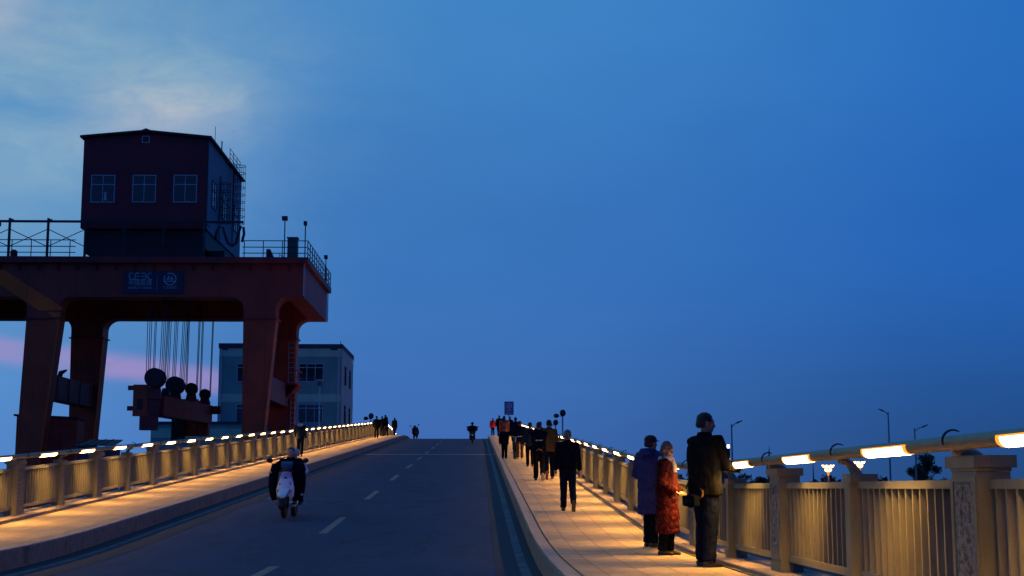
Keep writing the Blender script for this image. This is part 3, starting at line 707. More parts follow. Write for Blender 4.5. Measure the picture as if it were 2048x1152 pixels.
    dense.append(st[-1])
    for z, rx, ry in dense:
        b = (1 + (.026 * abs(math.sin(z * math.pi / .10)) - .01) * (1 if puff and z < 1.4 else 0)) * (bulk if z < 1.42 else 1)
        t_ = math.tan(lean) * max(0, z - .9) ; rings.append((z + dzh, rx * b, ry * b, 0, hipy + t_ - (.01 if z > .9 else 0)))
    m.loft(rings, 24)
    for s in (-1, 1):
        a, b_, c = A[s]; k = 1.25 if puff else 1.0; k *= bulk ** .5
        pts = [a * .6 + R((0, 0, 1.37)) * .4, a, a * .5 + b_ * .5, b_, b_ * .5 + c * .5, c + (c - b_).normalized() * .01]
        m.tube(pts, [.075 * k, .073 * k, .064 * k, .056 * k, .050 * k, .043 * k], 12)
    o = m.build('coat' if 'coat' in topstyle else 'jacket', M[top], root); remesh(o, vx, 3); folds(o, .017 if puff else .012, len(bpy.data.objects) % 97, 13 if puff else 9, 11 if puff else 5)
    if stripe:
        sb_ = MB()
        for q in range(7): sb_.box(-.13 + q * .038, -.13 + q * .038 + (.028 if q % 3 else .018), -.172, -.158, 1.165, 1.195)
        sb_.box(-.13, .13, -.170, -.158, 1.148, 1.156)
        sb_.v = [(v[0], v[1] - abs(v[0]) * -.10 + .0, v[2]) for v in sb_.v]
        sb_.build('back_print', M['signwhite'], root)
    # ---- trousers
    tb_k = .6 + .4 * bulk * (1.12 if vox < .01 else 1.0)
    m = MB()
    m.loft([(hipz - .10, .10, .09, 0, hipy), (hipz - .02, .165, .115, 0, hipy), (hipz + .06, .16, .115, 0, hipy), (hipz + .12, .15, .11, 0, hipy)], 18)
    for s in (-1, 1):
        hp, kn, an, fp = J[s]
        m.tube([hp + Vector((0, 0, .03)), hp * .6 + kn * .4, kn, kn * .5 + an * .5, an + Vector((0, 0, -.01))], [.095 * tb_k, .088 * tb_k, .072 * tb_k, .067 * tb_k, .064 * tb_k], 12)
    o = m.build('trousers', M[legs], root); remesh(o, vx, 3); folds(o, .009, len(bpy.data.objects) % 89, 10, 9)
    # ---- shoes
    for s in (-1, 1):
        hp, kn, an, fp = J[s]
        f = Vector((0, math.cos(fp), math.sin(fp))); u = Vector((0, -math.sin(fp), math.cos(fp)))
        b0 = an + u * -.045
        m = MB(); m.tube([b0 - f * .065, b0 - f * .03, b0 + f * .06 - u * .004, b0 + f * .15 - u * .014, b0 + f * .185 - u * .018], [(.034, .030), (.042, .040), (.044, .036), (.046, .026), (.030, .018)], 12)
        m.tube([an + u * .02, b0 + u * .01], [.043, .046], 10)
        o = m.build('shoe', M[shoes], root); remesh(o, min(vx, .012), 2)
        m = MB(); q = [b0 - u * .040 - f * .07, b0 - u * .040 + f * .04, b0 - u * .040 + f * .18]
        m.tube(q, [(.036, .008), (.042, .008), (.040, .008)], 10) 
        m.build('sole', M[soles or 'shoe'], o)
    return root

def text_mesh(txt, size, extrude=.004, align='CENTER'):
    cu = bpy.data.curves.new('lettering', 'FONT'); cu.body = txt; cu.size = size; cu.extrude = extrude; cu.align_x = align; cu.resolution_u = 2
    o = bpy.data.objects.new('lettering', cu); COL.objects.link(o)
    bpy.context.view_layer.update()
    me = bpy.data.meshes.new_from_object(o.evaluated_get(bpy.context.evaluated_depsgraph_get()))
    bpy.data.objects.remove(o); me.materials.clear(); me.materials.append(M['logow'])
    n = bpy.data.objects.new('lettering', me); COL.objects.link(n); return n

NV = .009
back = 0.0; front = math.pi
# --- three at the near railing
f = foot(1414, 1134)
man = person(f, D2R(62), 1.86, 'man in dark jacket with a hip bag, hands at the right railing, nearest of all', top='olive', topstyle='jacket', legs='navy',
       feet={-1: (-.12, .05, 0, 0), 1: (.12, -.03, 0, 0)}, hands={-1: (-.10, .36, 1.12), 1: (.14, .34, 1.10)}, headturn=D2R(18), headpitch=D2R(4), lean=D2R(1),
       elbow={-1: (-.6, -.5, -1), 1: (.6, -.6, -1)}, vox=NV, bulk=1.24, soles='sole', handcurl=.9, handdir={-1: (.3, 1, 0), 1: (-.3, 1, .1)})
bagr = empty('shoulder_bag', man.location + Vector((-.20, -.13, 0)), -D2R(62), 'small dark shoulder bag hanging at the hip of the man at the railing', 'bag')
m = MB(); m.ell((0, 0, .80), (.125, .05, .09)); m.box(-.12, .12, -.045, .045, .73, .86); o = m.build('pouch', M['black'], bagr); remesh(o, .009, 3)
MB().box(-.08, .08, -.062, -.052, .77, .82).build('flap_print', M['dark'], bagr)
m = MB(); m.tube([(-.10, .0, .94), (-.06, .09, 1.18), (.02, .13, 1.42), (.08, .12, 1.52)], (.014, .005), 6); m.build('strap', M['dark'], bagr, True)
m = MB(); m.tube([(.10, .06, .95), (.13, .08, .91), (.135, .07, .86), (.12, .05, .82)], [.006, .012, .016, .008], 8); m.build('tassel', M['mustard'], bagr, True)
f = foot(1304, 1095)
person(f, D2R(48), 1.70, 'person in slate violet hooded puffer coat and dark red cap, standing by the railing', top='lavender', topstyle='coat', legs='black',
       feet={-1: (-.09, .04, 0, 0), 1: (.10, -.05, 0, 0)}, hands={-1: (-.20, .20, 1.02), 1: (.20, .20, 1.02)}, headturn=D2R(12), vox=NV, bulk=1.14, hood='lavender', hat=('cap', 'peak'), soles='sole')
f = foot(1336, 1110)
person(f, D2R(112), 1.56, 'woman in long glossy maroon puffer coat with cream scarf and knitted hat, beside the railing', top='maroon', topstyle='longcoat', legs='black',
       feet={-1: (-.08, .03, 0, 0), 1: (.09, -.04, 0, 0)}, hands={-1: (-.17, .17, .98), 1: (.17, .17, .98)}, headturn=D2R(20), headpitch=D2R(4), vox=NV, bulk=1.08, hair='grhair', hat=('hat', 'wool'), scarf='scarf')
# --- walkers going up the right pavement, nearest first
def walk(px, py, h, lab, st=.16, lift='R', **kw):
    f = foot(px, py)
    s = 1 if lift == 'R' else -1
    ft = {-s: (-s * .09, st * .6, 0, 0), s: (s * .10, -st * 1.35, .10, D2R(-58))}
    a = {-1: (-.27, -.10 * s, .82), 1: (.27, .10 * s, .82)}
    kw.setdefault('hands', a)
    return person(f, kw.pop('face', back), h, lab, feet=ft, **kw)
walk(1136, 1022, 1.63, 'man with cropped hair, black jacket and navy trousers walking away alone on the right pavement', top='black', topstyle='blouson', legs='navy', hair='grhair', shoes='shoe', soles='shoeolive', bulk=1.07, vox=NV + .002, st=.2, lean=D2R(2))
walk(1078, 961, 1.70, 'walker in black jacket with pale print across the back, hands clasped behind the back', top='black', topstyle='jacket', legs='black', hair='hair', shoes='shoe', soles='sole', bulk=1.12, vox=.011,
     hands={-1: (-.045, -.20, .93), 1: (.045, -.20, .90)}, elbow={-1: (-1, -.4, 0), 1: (1, -.4, 0)}, handdir={-1: (1, -.1, -.25), 1: (-1, -.1, -.15)}, stripe=True)
f = onx(1098, 42.3)
person(f, back, 1.76, 'tall man in mustard brown jacket walking away beside the railing', top='mustard', topstyle='jacket', legs='navy', soles='shoered', bulk=1.02, vox=.012,
     feet={-1: (-.08, -.30, .10, D2R(-60)), 1: (.10, .12, 0, 0)}, shoes='shoered')
f = onx(1080, 56)
person(f, back, 1.62, 'dark haired person mostly hidden behind the hands-clasped walker', top='dark', legs='black')
f = onx(1060, 51.8)
person(f, back, 1.62, 'walker in slate jacket and dark trousers left of the hands-clasped walker', top='teal', topstyle='jacket', legs='black', feet={-1: (-.09, .10, 0, 0), 1: (.09, -.12, .01, 0)}, vox=.013)
f = onx(1040, 60)
person(f, back, 1.62, 'walker in dark jacket and brown trousers, right behind the bicycle', top='navy', legs='brown', shoes='sole', soles='sole', headturn=D2R(50), feet={-1: (-.09, -.12, .01, 0), 1: (.09, .14, 0, 0)}, vox=.013)
f = onx(1009, 60)
person(f, front, 1.36, 'child in dark puffer jacket with chest emblem pushing the bicycle by its handlebar', top='black', topstyle='jacket', legs='black', hair='hair', bulk=1.22, hands={-1: (-.50, .12, 1.12), 1: (.27, .03, .84)},
       feet={-1: (-.08, .05, 0, 0), 1: (.08, -.06, 0, 0)}, vox=.013, hat=('brown', 'round'))
f = onx(1031, 73)
person(f, back, 1.74, 'tall dark person directly behind the bicycle', top='navy', topstyle='coat', legs='black')
f = onx(1008.5, 82)
person(f, back, 1.78, 'long-haired person in rust orange puffer coat walking behind the child', top='orangecoat', topstyle='coat', legs='black', hairstyle='long')
f = onx(1020, 112)
person(f, back, 1.66, 'dark figure right behind the pole of the blue sign', top='black', legs='black')
f = onx(998.5, 116)
person(f, back, 1.74, 'dark coated person between the red coat and the orange coat', top='dark', topstyle='coat', legs='black')
f = onx(985.5, 121)
person(f, back, 1.50, 'person in bright red padded coat at the crest of the right pavement', top='redcoat', topstyle='jacket', legs='black', bulk=1.15)
# --- left pavement
f = onx(600, 64)
person(f, back, 1.66, 'walker in dark jacket with pale hood, on the left pavement behind the white scooter', top='teal', legs='navy', hood='whitecloth', hands={-1: (-.24, .08, .95), 1: (.27, .0, .82)}, vox=.013)
f = onx(752.5, 109)
person(f, back, 1.70, 'dark figure standing alone on the left pavement near the crest', top='black', topstyle='jacket', legs='black', bulk=1.15)
f = onx(763.5, 117)
person(f, back, 1.66, 'person at the left of the group of three at the left crest, mostly hidden', top='black', legs='black')
f = onx(772, 120)
person(f, D2R(-60), 1.78, 'tall stooping person in dark coat, middle of the group of three at the left crest', top='black', topstyle='coat', legs='black', lean=D2R(9), hood='black')
f = onx(788.5, 129)
person(f, D2R(-30), 1.66, 'dark hooded person at the right of the group of three at the left crest', top='dark', topstyle='coat', legs='black', hood='dark')

# ------------------------------------------------------------------ scooters
def wheel(m, y, r, w):
    m.tube([(w * math.cos(2 * math.pi * q / 20) * 0, y + (r - w) * math.cos(2 * math.pi * q / 20), r + (r - w) * math.sin(2 * math.pi * q / 20)) for q in range(21)], w, 8, cap=False)
def scooter(loc, rz, label, cowl='cowl', fend='fender', screen='screen', tilt=0.0, light=None):
    root = empty('scooter', loc, rz, label, 'scooter'); root.scale = (1.08, 1.08, 1.08); root.rotation_euler = (0, tilt, rz)
    for y in (.62, -.62):                                        # front wheel at +y
        m = MB(); wheel(m, y, .235, .055); wo_ = m.build('wheel', M['rubber'], root, True)
        MB().tube([(-.04, y, .235), (.04, y, .235)], .13, 14).build('rim', M['steel'], wo_)
    m = MB(); m.tube([(0, .62 + .31 * math.cos(a), .25 + .30 * math.sin(a)) for a in [D2R(q) for q in range(-12, 160, 14)]], [(.05, .018), (.085, .02), (.095, .022)] + [(.10, .022)] * 8 + [(.08, .02)] * 2, 10)
    m.build('inner_mudguard', M['plastic'], root, True)
    m = MB(); m.tube([(0, .62 + .335 * math.cos(a), .27 + .335 * math.sin(a)) for a in [D2R(q) for q in range(28, 112, 12)]], [(.05, .018), (.085, .02), (.10, .022), (.105, .022), (.105, .022), (.10, .022), (.08, .02)], 12)
    m.build('front_fender', M[fend], root, True)
    m = MB(); m.tube([(-.07, .62, .235), (-.07, .55, .52), (-.06, .45, .85)], .022, 8); m.tube([(.07, .62, .235), (.07, .55, .52), (.06, .45, .85)], .022, 8); m.build('fork', M['steel'], root, True)
    m = MB()                                                      # leg shield
    m.tube([(0, .46, .36), (0, .52, .46), (0, .53, .60), (0, .50, .76), (0, .45, .92), (0, .42, 1.0)], [(.10, .05), (.18, .07), (.20, .08), (.16, .08), (.12, .08), (.10, .06)], 16)
    o = m.build('front_cowl', M[cowl], root, True); remesh(o, .014, 2)
    MB().ell((0, .525, .83), (.075, .035, .055)).build('headlight', M['glass'] if not light else M[light], o, True)
    m = MB(); m.tube([(0, .44, 1.03), (0, .41, 1.12), (0, .37, 1.20)], [(.11, .012), (.13, .012), (.125, .008)], 14); m.build('windscreen', M[screen], root, True)
    m = MB(); m.tube([(-.33, .26, 1.02), (-.16, .38, 1.0), (0, .42, .97), (.16, .38, 1.0), (.33, .26, 1.02)], .017, 8); m.ell((0, .42, .99), (.13, .08, .07)); m.build('handlebar', M['plastic'], root, True)
    for s in (-1, 1):
        m = MB(); m.tube([(s * .25, .33, 1.02), (s * .31, .35, 1.12), (s * .36, .34, 1.20)], .008, 6); q = m.build('mirror', M['plastic'], root, True)
        MB().ell((s * .385, .34, 1.225), (.068, .025, .055)).build('mirror_shell', M['plastic'], q, True)
    m = MB(); m.tube([(0, .40, .30), (0, .1, .27), (0, -.15, .29), (0, -.3, .45), (0, -.55, .62), (0, -.85, .66)], [(.12, .04), (.15, .05), (.16, .06), (.16, .16), (.17, .13), (.08, .06)], 14)
    o = m.build('frame_body', M[cowl] if cowl != 'cowl' else M['fender'], root, True); remesh(o, .018, 2)
    m = MB(); m.tube([(0, -.10, .74), (0, -.3, .78), (0, -.6, .80), (0, -.85, .82)], [(.11, .045), (.14, .06), (.14, .06), (.09, .045)], 12); m.build('seat', M['plastic'], root, True)
    MB().box(-.07, .07, -.93, -.90, .52, .62).build('tail_plate', M['whitecloth'], root)
    return root
def rider(loc, rz, h, lab, hip, handz=.98, **kw):
    return person(loc, -rz, h, lab, hip=(hip[1], hip[0]), feet={-1: (-.17, .30, .30, D2R(0)), 1: (.17, .30, .30, 0)},
                  hands={-1: (-.30, .52, 1.10), 1: (.30, .52, 1.10)}, elbow={-1: (-1, .0, -.5), 1: (1, .0, -.5)}, kneehint=(0, .6, 1), **kw)
f = foot(578, 1036, 0.0); tiltx = 0
sc1 = scooter(f, math.pi - D2R(2), 'white scooter with flowered front shield riding towards the camera in the left lane')
rider(f, math.pi - D2R(2), 1.68, 'scooter rider in black jacket facing the camera, on the white flowered scooter', (-.18, .735), top='black', topstyle='blouson', legs='black', bulk=1.12, vox=NV + .002, lean=D2R(10), skinname='skinlit')
person(f + Vector((.0, .0, 0)), front + D2R(2), 1.50, 'passenger with white hood and pale coat behind the rider of the white scooter', hip=(.88, -.72), top='whitecloth', topstyle='blouson', legs='black', hat=('whitecloth', 'helmet'),
       feet={-1: (-.22, -.35, .32, 0), 1: (.22, -.35, .32, 0)}, hands={-1: (-.22, .30, 1.12), 1: (.22, .30, 1.12)}, kneehint=(0, .6, 1), lean=D2R(4), vox=.012)
# quilted wind apron over the rider's arms and legs
ap = empty('wind_apron', f, math.pi - D2R(2), 'black quilted wind apron over the arms and knees of the white scooter rider', 'wind apron'); ap.scale = (1.08, 1.08, 1.08)
m = MB()
for s in (-1, 1):
    m.tube([(s * .14, .22, 1.18), (s * .25, .30, 1.09), (s * .285, .36, .92), (s * .30, .38, .70), (s * .29, .38, .52), (s * .26, .36, .38)], [(.07, .07), (.12, .10), (.135, .09), (.125, .08), (.10, .07), (.05, .05)], 14)
m.tube([(-.26, .30, 1.02), (-.1, .26, 1.12), (.1, .26, 1.12), (.26, .30, 1.02)], [(.05, .07), (.05, .07), (.05, .07), (.05, .07)], 10)
o = m.build('quilted_cover', M['black'], ap); remesh(o, .012, 3)
for s, zz in ((1, .97), (-1, .50), (1, .42)):
    MB().ell((s * .345, .47, zz), (.035, .012, .022)).build('reflective_patch', M['whitecloth'], ap, True)
f = onx(944.5, 104, 0.0)
scooter(f, 0.0, 'dark scooter ridden away from the camera over the crest in the right lane', cowl='plastic', fend='plastic', screen='plastic')
rider(f, 0.0, 1.66, 'rider in dark clothes on the scooter going away at the crest', (-.18, .78), top='black', topstyle='blouson', legs='black', bulk=1.25, lean=D2R(14), hat=('black', 'helmet'))
f = onx(831, 127.5, 0.0)
sc3 = scooter(f, math.pi + .25, 'small dark parked scooter half sunk behind the crest by the left kerb', cowl='plastic', fend='plastic', screen='plastic', tilt=D2R(9))
ap2 = MB(); ap2.tube([(0, .4, 1.02), (0, .48, .8), (0, .5, .5), (0, .48, .35)], [(.24, .07), (.30, .08), (.30, .07), (.25, .05)], 14); o = ap2.build('leg_cover', M['black'], sc3, True)

# ------------------------------------------------------------------ bicycle
f = onx(1030, 59.6)
bi = empty('bicycle', f, math.pi + D2R(3), 'bicycle seen end on, pushed by the child on the right pavement', 'bicycle'); bi.scale = (1.05, 1.05, 1.05)
for y in (.52, -.52):
    m = MB(); m.tube([(0, y + .33 * math.cos(2 * math.pi * q / 24), .345 + .33 * math.sin(2 * math.pi * q / 24)) for q in range(25)], .022, 6, cap=False)
    wo_ = m.build('wheel', M['rubber'], bi, True)
    m = MB()
    for q in range(10):
        a = 2 * math.pi * q / 10; m.tube([(0, y, .345), (0, y + .315 * math.cos(a), .345 + .315 * math.sin(a))], .0025, 3)
    m.tube([(-.035, y, .345), (.035, y, .345)], .022, 8); m.build('spokes', M['steel'], wo_)
m = MB(); m.tube([(0, .52, .345), (0, .42, .72), (0, .38, .92)], .018, 8); m.tube([(0, .41, .76), (0, -.02, .32), (0, -.52, .345), (0, -.18, .78), (0, .40, .80)], .016, 8); m.tube([(0, -.02, .32), (0, -.2, .86)], .015, 8); m.build('frame', M['dark'], bi, True)
m = MB(); m.tube([(-.29, .22, 1.0), (-.2, .34, 1.0), (0, .38, .97), (.2, .34, 1.0), (.29, .22, 1.0)], .013, 8); m.build('handlebar', M['chrome'], bi, True)
MB().box(-.02, .02, .40, .43, .78, .93).build('head_badge', M['whitecloth'], bi)
m = MB(); m.ell((0, -.22, .90), (.075, .13, .035)); m.build('saddle', M['plastic'], bi, True)
for s in (-1, 1):
    MB().box(s * .08 if s > 0 else -.17, .17 if s > 0 else -.08, -.06, .02, .30, .325).build('pedal', M['plastic'], bi)
MB().tube([(-.09, -.02, .32), (.09, -.02, .32)], .012, 6).build('crank', M['steel'], bi)

# ------------------------------------------------------------------ blue sign on a pole
Y = 117; p0 = at(1018, 830, Y); base = onx(1018, Y / 1.08)
sg = empty('road_sign', base, 0, 'blue rectangular sign with a white ring and arrow on a grey pole, above the walkers', 'sign')
hz = at(1018, 803, Y).z - base.z; lz = at(1018, 830, Y).z - base.z; hw = .39
MB().tube([(0, 0, 0), (0, 0, hz - .05)], .04, 8).build('pole', M['lampgrey'], sg, True)
MB().box(-hw, hw, -.07, -.045, lz, hz).build('sign_plate', M['signblue'], sg)
cz = hz - .36; m = MB(); n = 24
m.tube([(.20 * math.cos(2 * math.pi * q / n), -.08, cz + .20 * math.sin(2 * math.pi * q / n)) for q in range(n + 1)], .024, 6, cap=False)
m.build('ring', M['signwhite'], sg)
m = MB(); m.tube([(-.07, -.085, cz - .12), (-.05, -.085, cz + .0), (.06, -.085, cz + .05)], .026, 6); m.poly([(.03, cz + .12), (.14, cz + .05), (.05, cz - .03)], -.10, -.075)
m.build('arrow', M['signwhite'], sg)
m = MB()
for k in range(5):
    x = -.25 + k * .105
    m.box(x, x + .018, -.085, -.072, cz - .40, cz - .31); m.box(x + .02, x + .07, -.085, -.072, cz - .335, cz - .318); m.box(x + .02, x + .07, -.085, -.072, cz - .395, cz - .378); m.box(x + .04, x + .055, -.085, -.072, cz - .376, cz - .337)
for k in range(3):
    x = -.14 + k * .10; m.box(x, x + .06, -.085, -.072, cz - .50, cz - .488); m.box(x + .022, x + .036, -.085, -.072, cz - .555, cz - .503); m.box(x, x + .06, -.085, -.072, cz - .572, cz - .558)
m.build('sign_characters', M['signwhite'], sg)

# ------------------------------------------------------------------ gantry crane
YF, YB = 85.0, 97.8              # front face of the front girder, back face of the rear girder
def pf(px, py, Y=YF): q = at(px, py, Y); return (q.x, q.z)
cr = empty('gantry_crane', (-19.8, 92, GZ), 0, 'huge orange gantry crane with four tapering legs beside the left railing', 'crane')
cr_loc = Vector((-19.8, 92, GZ))
def cb(mb, name, mt, parent=None, smooth=False):
    par = parent or cr; off = cr_loc
    mb.v = [(v[0] - off.x, v[1] - off.y, v[2] - off.z) for v in mb.v]
    return mb.build(name, mt, par, smooth)
zdt = pf(300, 515)[1]; zgt = pf(300, 527)[1]; zgb = pf(300, 594)[1]
XR = pf(609, 560)[0]; XL = -34.5
TH = 1.5
def arc(cx, cz, r, a0, a1, n=6): return [(cx + r * math.cos(D2R(a0 + (a1 - a0) * i / n)), cz + r * math.sin(D2R(a0 + (a1 - a0) * i / n))) for i in range(n + 1)]
def girder(y0, name, lxl=-27.45, lxr=-25.55, rxl=-14.35, rxr=-12.4):
    # web with rounded haunches over both legs: outline in x,z (clockwise from the top left)
    r = .75
    pts = [(XL, zgt), (XR, zgt), (XR, zgb)]
    pts += [(rxr + r, zgb)] + arc(rxr + r, zgb - r, r, 90, 180) + [(rxr, zgb - 1.25), (rxl, zgb - 1.25)] + arc(rxl - r, zgb - r, r, 0, 90)
    pts += arc(lxr + r, zgb - r, r, 90, 180) + [(lxr, zgb - 1.25), (lxl, zgb - 1.25)] + arc(lxl - r, zgb - r, r, 0, 90) + [(XL, zgb)]
    return cb(MB().poly(pts, y0, y0 + TH), name, M['crane'])
gf = girder(YF, 'main_girder'); girder(YB - TH, 'main_girder', -28.0, -25.85, -14.6, -12.6)
# legs: taper downwards
def leg(x0, x1, xb0, xb1, y, zb=GZ):
    m = MB(); zt = zgb - 1.25
    def L(a, b, t): return a + (b - a) * t
    m.hexa([(xb0, y + .25, zb), (xb1, y + .25, zb), (xb1, y + TH - .25, zb), (xb0, y + TH - .25, zb), (x0, y, zt - .003), (x1, y, zt - .003), (x1, y + TH, zt - .003), (x0, y + TH, zt - .003)])
    lg_ = cb(m, 'leg', M['craneleg'])
    fl = MB()                       # flange plates at the joint and along the edges
    fl.box(x0 - .12, x1 + .12, y - .12, y + TH + .12, zt - .10, zt - .03); cb(fl, 'leg_flange', M['crane3'], lg_)
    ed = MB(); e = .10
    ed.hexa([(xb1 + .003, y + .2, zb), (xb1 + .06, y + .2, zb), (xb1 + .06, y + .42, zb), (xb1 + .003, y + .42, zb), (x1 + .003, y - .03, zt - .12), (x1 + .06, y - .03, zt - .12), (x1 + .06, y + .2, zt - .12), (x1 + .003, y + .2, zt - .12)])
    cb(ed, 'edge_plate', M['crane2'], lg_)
    return lg_

leg(-27.45, -25.55, -28.0, -27.0, YF); leg(-28.0, -25.85, -27.8, -26.7, YB - TH)
leg(-14.35, -12.4, -14.2, -13.7, YF); leg(-14.6, -12.6, -14.2, -12.85, YB - TH)
# end beams and deck
cb(MB().box(XR - 1.1, XR + .01, YF + TH + .003, YB - TH - .003, zgb + .005, zgt), 'end_beam', M['crane3'])
cb(MB().box(XL, XL + 1.1, YF + TH + .003, YB - TH - .003, zgb + .005, zgt), 'end_beam', M['crane3'])
dk = MB(); dk.box(XL, XR + .25, YF - .35, YB + .35, zgt + .002, zdt)
cb(dk, 'deck', M['crane3'])
k = XL + .6
while k < XR:
    bk = MB(); bk.hexa([(k, YF - .05, zgt - .45), (k + .09, YF - .05, zgt - .45), (k + .09, YF - .003, zgt - .45), (k, YF - .003, zgt - .45), (k, YF - .34, zgt - .02), (k + .09, YF - .34, zgt - .02), (k + .09, YF - .003, zgt - .02), (k, YF - .003, zgt - .02)])
    cb(bk, 'deck_bracket', M['crane3']); k += 1.17
# tie beams between front and rear legs
zt1, zt0 = pf(108, 746, 86)[1], pf(108, 795, 86)[1]
tb_ = cb(MB().box(-27.3, -26.3, YF + TH - .15, YB - TH + .15, zt0, zt1), 'tie_beam', M['crane3'])
for yy in (88, 90.5, 93, 95.5): cb(MB().box(-26.297, -26.25, yy, yy + .12, zt0 + .05, zt1 - .05), 'stiffener', M['crane'], tb_)
cb(MB().box(-14.2, -13.0, YF + TH - .15, YB - TH + .15, zt0, zt1), 'tie_beam', M['crane3'])
cb(MB().tube([(-26.6, 89.4, zt1), (-26.5, 89.3, zt1 + .28), (-26.1, 89.2, zt1 + .45)], [.18, .16, .05], 8), 'cable_guide', M['steel'])
# patch of light built as a brighter raised band at the left cantilever
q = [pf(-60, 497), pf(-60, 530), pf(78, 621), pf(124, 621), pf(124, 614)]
cb(MB().poly([q[0], q[4], q[3], q[2], q[1]], YF - .03, YF - .003), 'diagonal_light_band', M['crane2'])
q = [pf(96, 624), pf(122, 624), pf(117, 648)]  # lower tip of the same patch of light, painted brighter
cb(MB().poly([q[0], q[1], q[2]], YF - .03, YF - .004), 'light_band_tip', M['crane2'])
# dark cheek plate under the girder between the legs (drop of the rear girder stays real)
# railing on the deck
rl = MB(); rr_ = MB(); yf = YF - .28
def bar(a, b, r=.03, m=None): (m or rl).tube([a, b], r, 5)
for zz in (.25, .62, 1.02):
    bar((XL, yf, zdt + zz), (-24.6, yf, zdt + zz)); bar((pf(486, 500)[0], yf, zdt + zz), (XR + .15, yf, zdt + zz), .03, rr_)
    bar((XR + .2, yf, zdt + zz), (XR + .2, YB + .3, zdt + zz), .03, rr_); bar((XL, YB + .25, zdt + zz), (XR + .2, YB + .25, zdt + zz), .022, rr_)
x = -34.3
while x < -24: bar((x, yf, zdt), (x, yf, zdt + 1.02)); x += 1.17
for x in [pf(p_, 500)[0] for p_ in (490, 528, 566)]: bar((x, yf, zdt), (x, yf, zdt + 1.02), .03, rr_)
y = yf
while y < YB + .4: bar((XR + .2, y, zdt - .02), (XR + .2, y, zdt + 1.04), .032, rr_); y += 1.2
x = XL
while x < XR: bar((x, YB + .25, zdt), (x, YB + .25, zdt + 1.02), .022, rr_); x += 2.4
cb(rl, 'deck_railing', M['steel']); cb(rr_, 'deck_railing', M['steel'])
fs_ = MB(); ztop = pf(60, 443)[1]
xs = [pf(p_, 480)[0] for p_ in (20, 97, 172, 250, 328, 407)]
xs = [xs[0] - 2.34] + xs
yq = YF - .18
for x in xs: fs_.box(x - .07, x + .07, yq - .05, yq + .05, zdt, ztop + .18); fs_.box(x + .07, x + .22, yq - .04, yq + .04, ztop + .03, ztop + .12)
fs_.box(xs[0], xs[-1], yq - .045, yq + .045, ztop - .09, ztop + .05)
for a_, b_ in zip(xs[:-1], xs[1:]):
    fs_.tube([(a_, yq, ztop - .5), (b_, yq, zdt + .62)], .028, 5); fs_.tube([(a_, yq, zdt + .62), (b_, yq, ztop - .5)], .028, 5)
fs_.box(xs[-1], xs[-1] + .1, yq, 86.5, ztop - .05, ztop + .04)
cb(fs_, 'festoon_frame', M['steel'])
# continuing chord right of the house with the hanging hose
hs = MB(); a_, b_ = pf(405, 446, 85.2), pf(486, 446, 98.0)
hs.box(xs[-1] + .08, pf(487, 446, yq)[0], yq - .045, yq + .045, ztop - .09, ztop + .05)
cb(hs, 'festoon_beam', M['steel'])
hp_ = []
for (hx_, hy_) in ((430, 480), (433, 464), (439, 453), (446, 455), (450, 470), (456, 486), (464, 492), (472, 486), (477, 466), (482, 452), (487, 455), (488, 468), (484, 484)):
    X_, Z_ = pf(hx_, hy_, 84.9); hp_.append((X_, 84.9, Z_))
cb(MB().tube(hp_, .085, 7), 'festoon_hose', M['steel'], None, True)
# floodlights on the deck
for (px, yt, yb_, Y_, w_) in ((570, 441, 515, 85.3, .17), (611, 451, 484, 86.0, .10), (652, 518, 556, 98.4, .12), (-3, 452, 515, 85.3, .14)):
    t_ = pf(px, yt, Y_); b2 = pf(px, yb_, Y_)
    m = MB(); m.tube([(t_[0], Y_, zdt), (t_[0], Y_, t_[1])], .035, 6); fl = cb(m, 'floodlight', M['steel'])
    m = MB(); m.hexa([(t_[0] - w_, Y_ - .12, t_[1]), (t_[0] + w_, Y_ - .12, t_[1] - .03), (t_[0] + w_, Y_ + .1, t_[1]), (t_[0] - w_, Y_ + .1, t_[1]),
                      (t_[0] - w_ * 1.1, Y_ - .16, t_[1] + .25), (t_[0] + w_ * .9, Y_ - .16, t_[1] + .25), (t_[0] + w_ * .9, Y_ + .08, t_[1] + .30), (t_[0] - w_ * 1.1, Y_ + .08, t_[1] + .30)])
    cb(m, 'lamp_head', M['headdark'], fl)
a_, b_ = pf(575, 476, 85.6), pf(594, 512, 85.6)
cbx = MB(); cbx.box(a_[0], b_[0], 85.6, 86.2, zdt + .003, a_[1]); cbx.box(a_[0] - .04, b_[0] + .04, 85.55, 86.25, a_[1] + .002, a_[1] + .06)
cb(cbx, 'green_cabinet', M['greenbox'])
a_ = pf(533, 499, 85.6); b_ = pf(547, 512, 85.6)
cb(MB().poly([(a_[0], zdt + .003), (a_[0], a_[1]), (a_[0] + .22, a_[1] + .02), (b_[0] + .08, zdt + .003)], 85.5, 86.0), 'motor_cover', M['steel'])
m = MB(); m.tube([pf(556, 513)[0:1] + (85.5, zdt), pf(556, 505)[0:1] + (85.5, zdt + .32), (pf(566, 505)[0], 85.5, zdt + .1)], .03, 5); cb(m, 'hoop', M['steel'])
a_ = pf(27, 500, 85.5); m = MB(); m.loft([(zdt + .003, .22, .22, a_[0], 85.6), (zdt + .45, .22, .22, a_[0], 85.6), (zdt + .55, .12, .12, a_[0], 85.6)], 12); cb(m, 'winch_drum', M['crane3'])
# rail drip pipe on the corner
cb(MB().tube([(XR - .03, YF - .06, zgt), (XR - .03, YF - .06, zgb + .1)], .035, 6), 'drain_pipe', M['pipe'])
cb(MB().tube([(XR + .06, YB - .05, zgt), (XR + .06, YB - .05, zgb)], .035, 6), 'drain_pipe', M['pipe'])
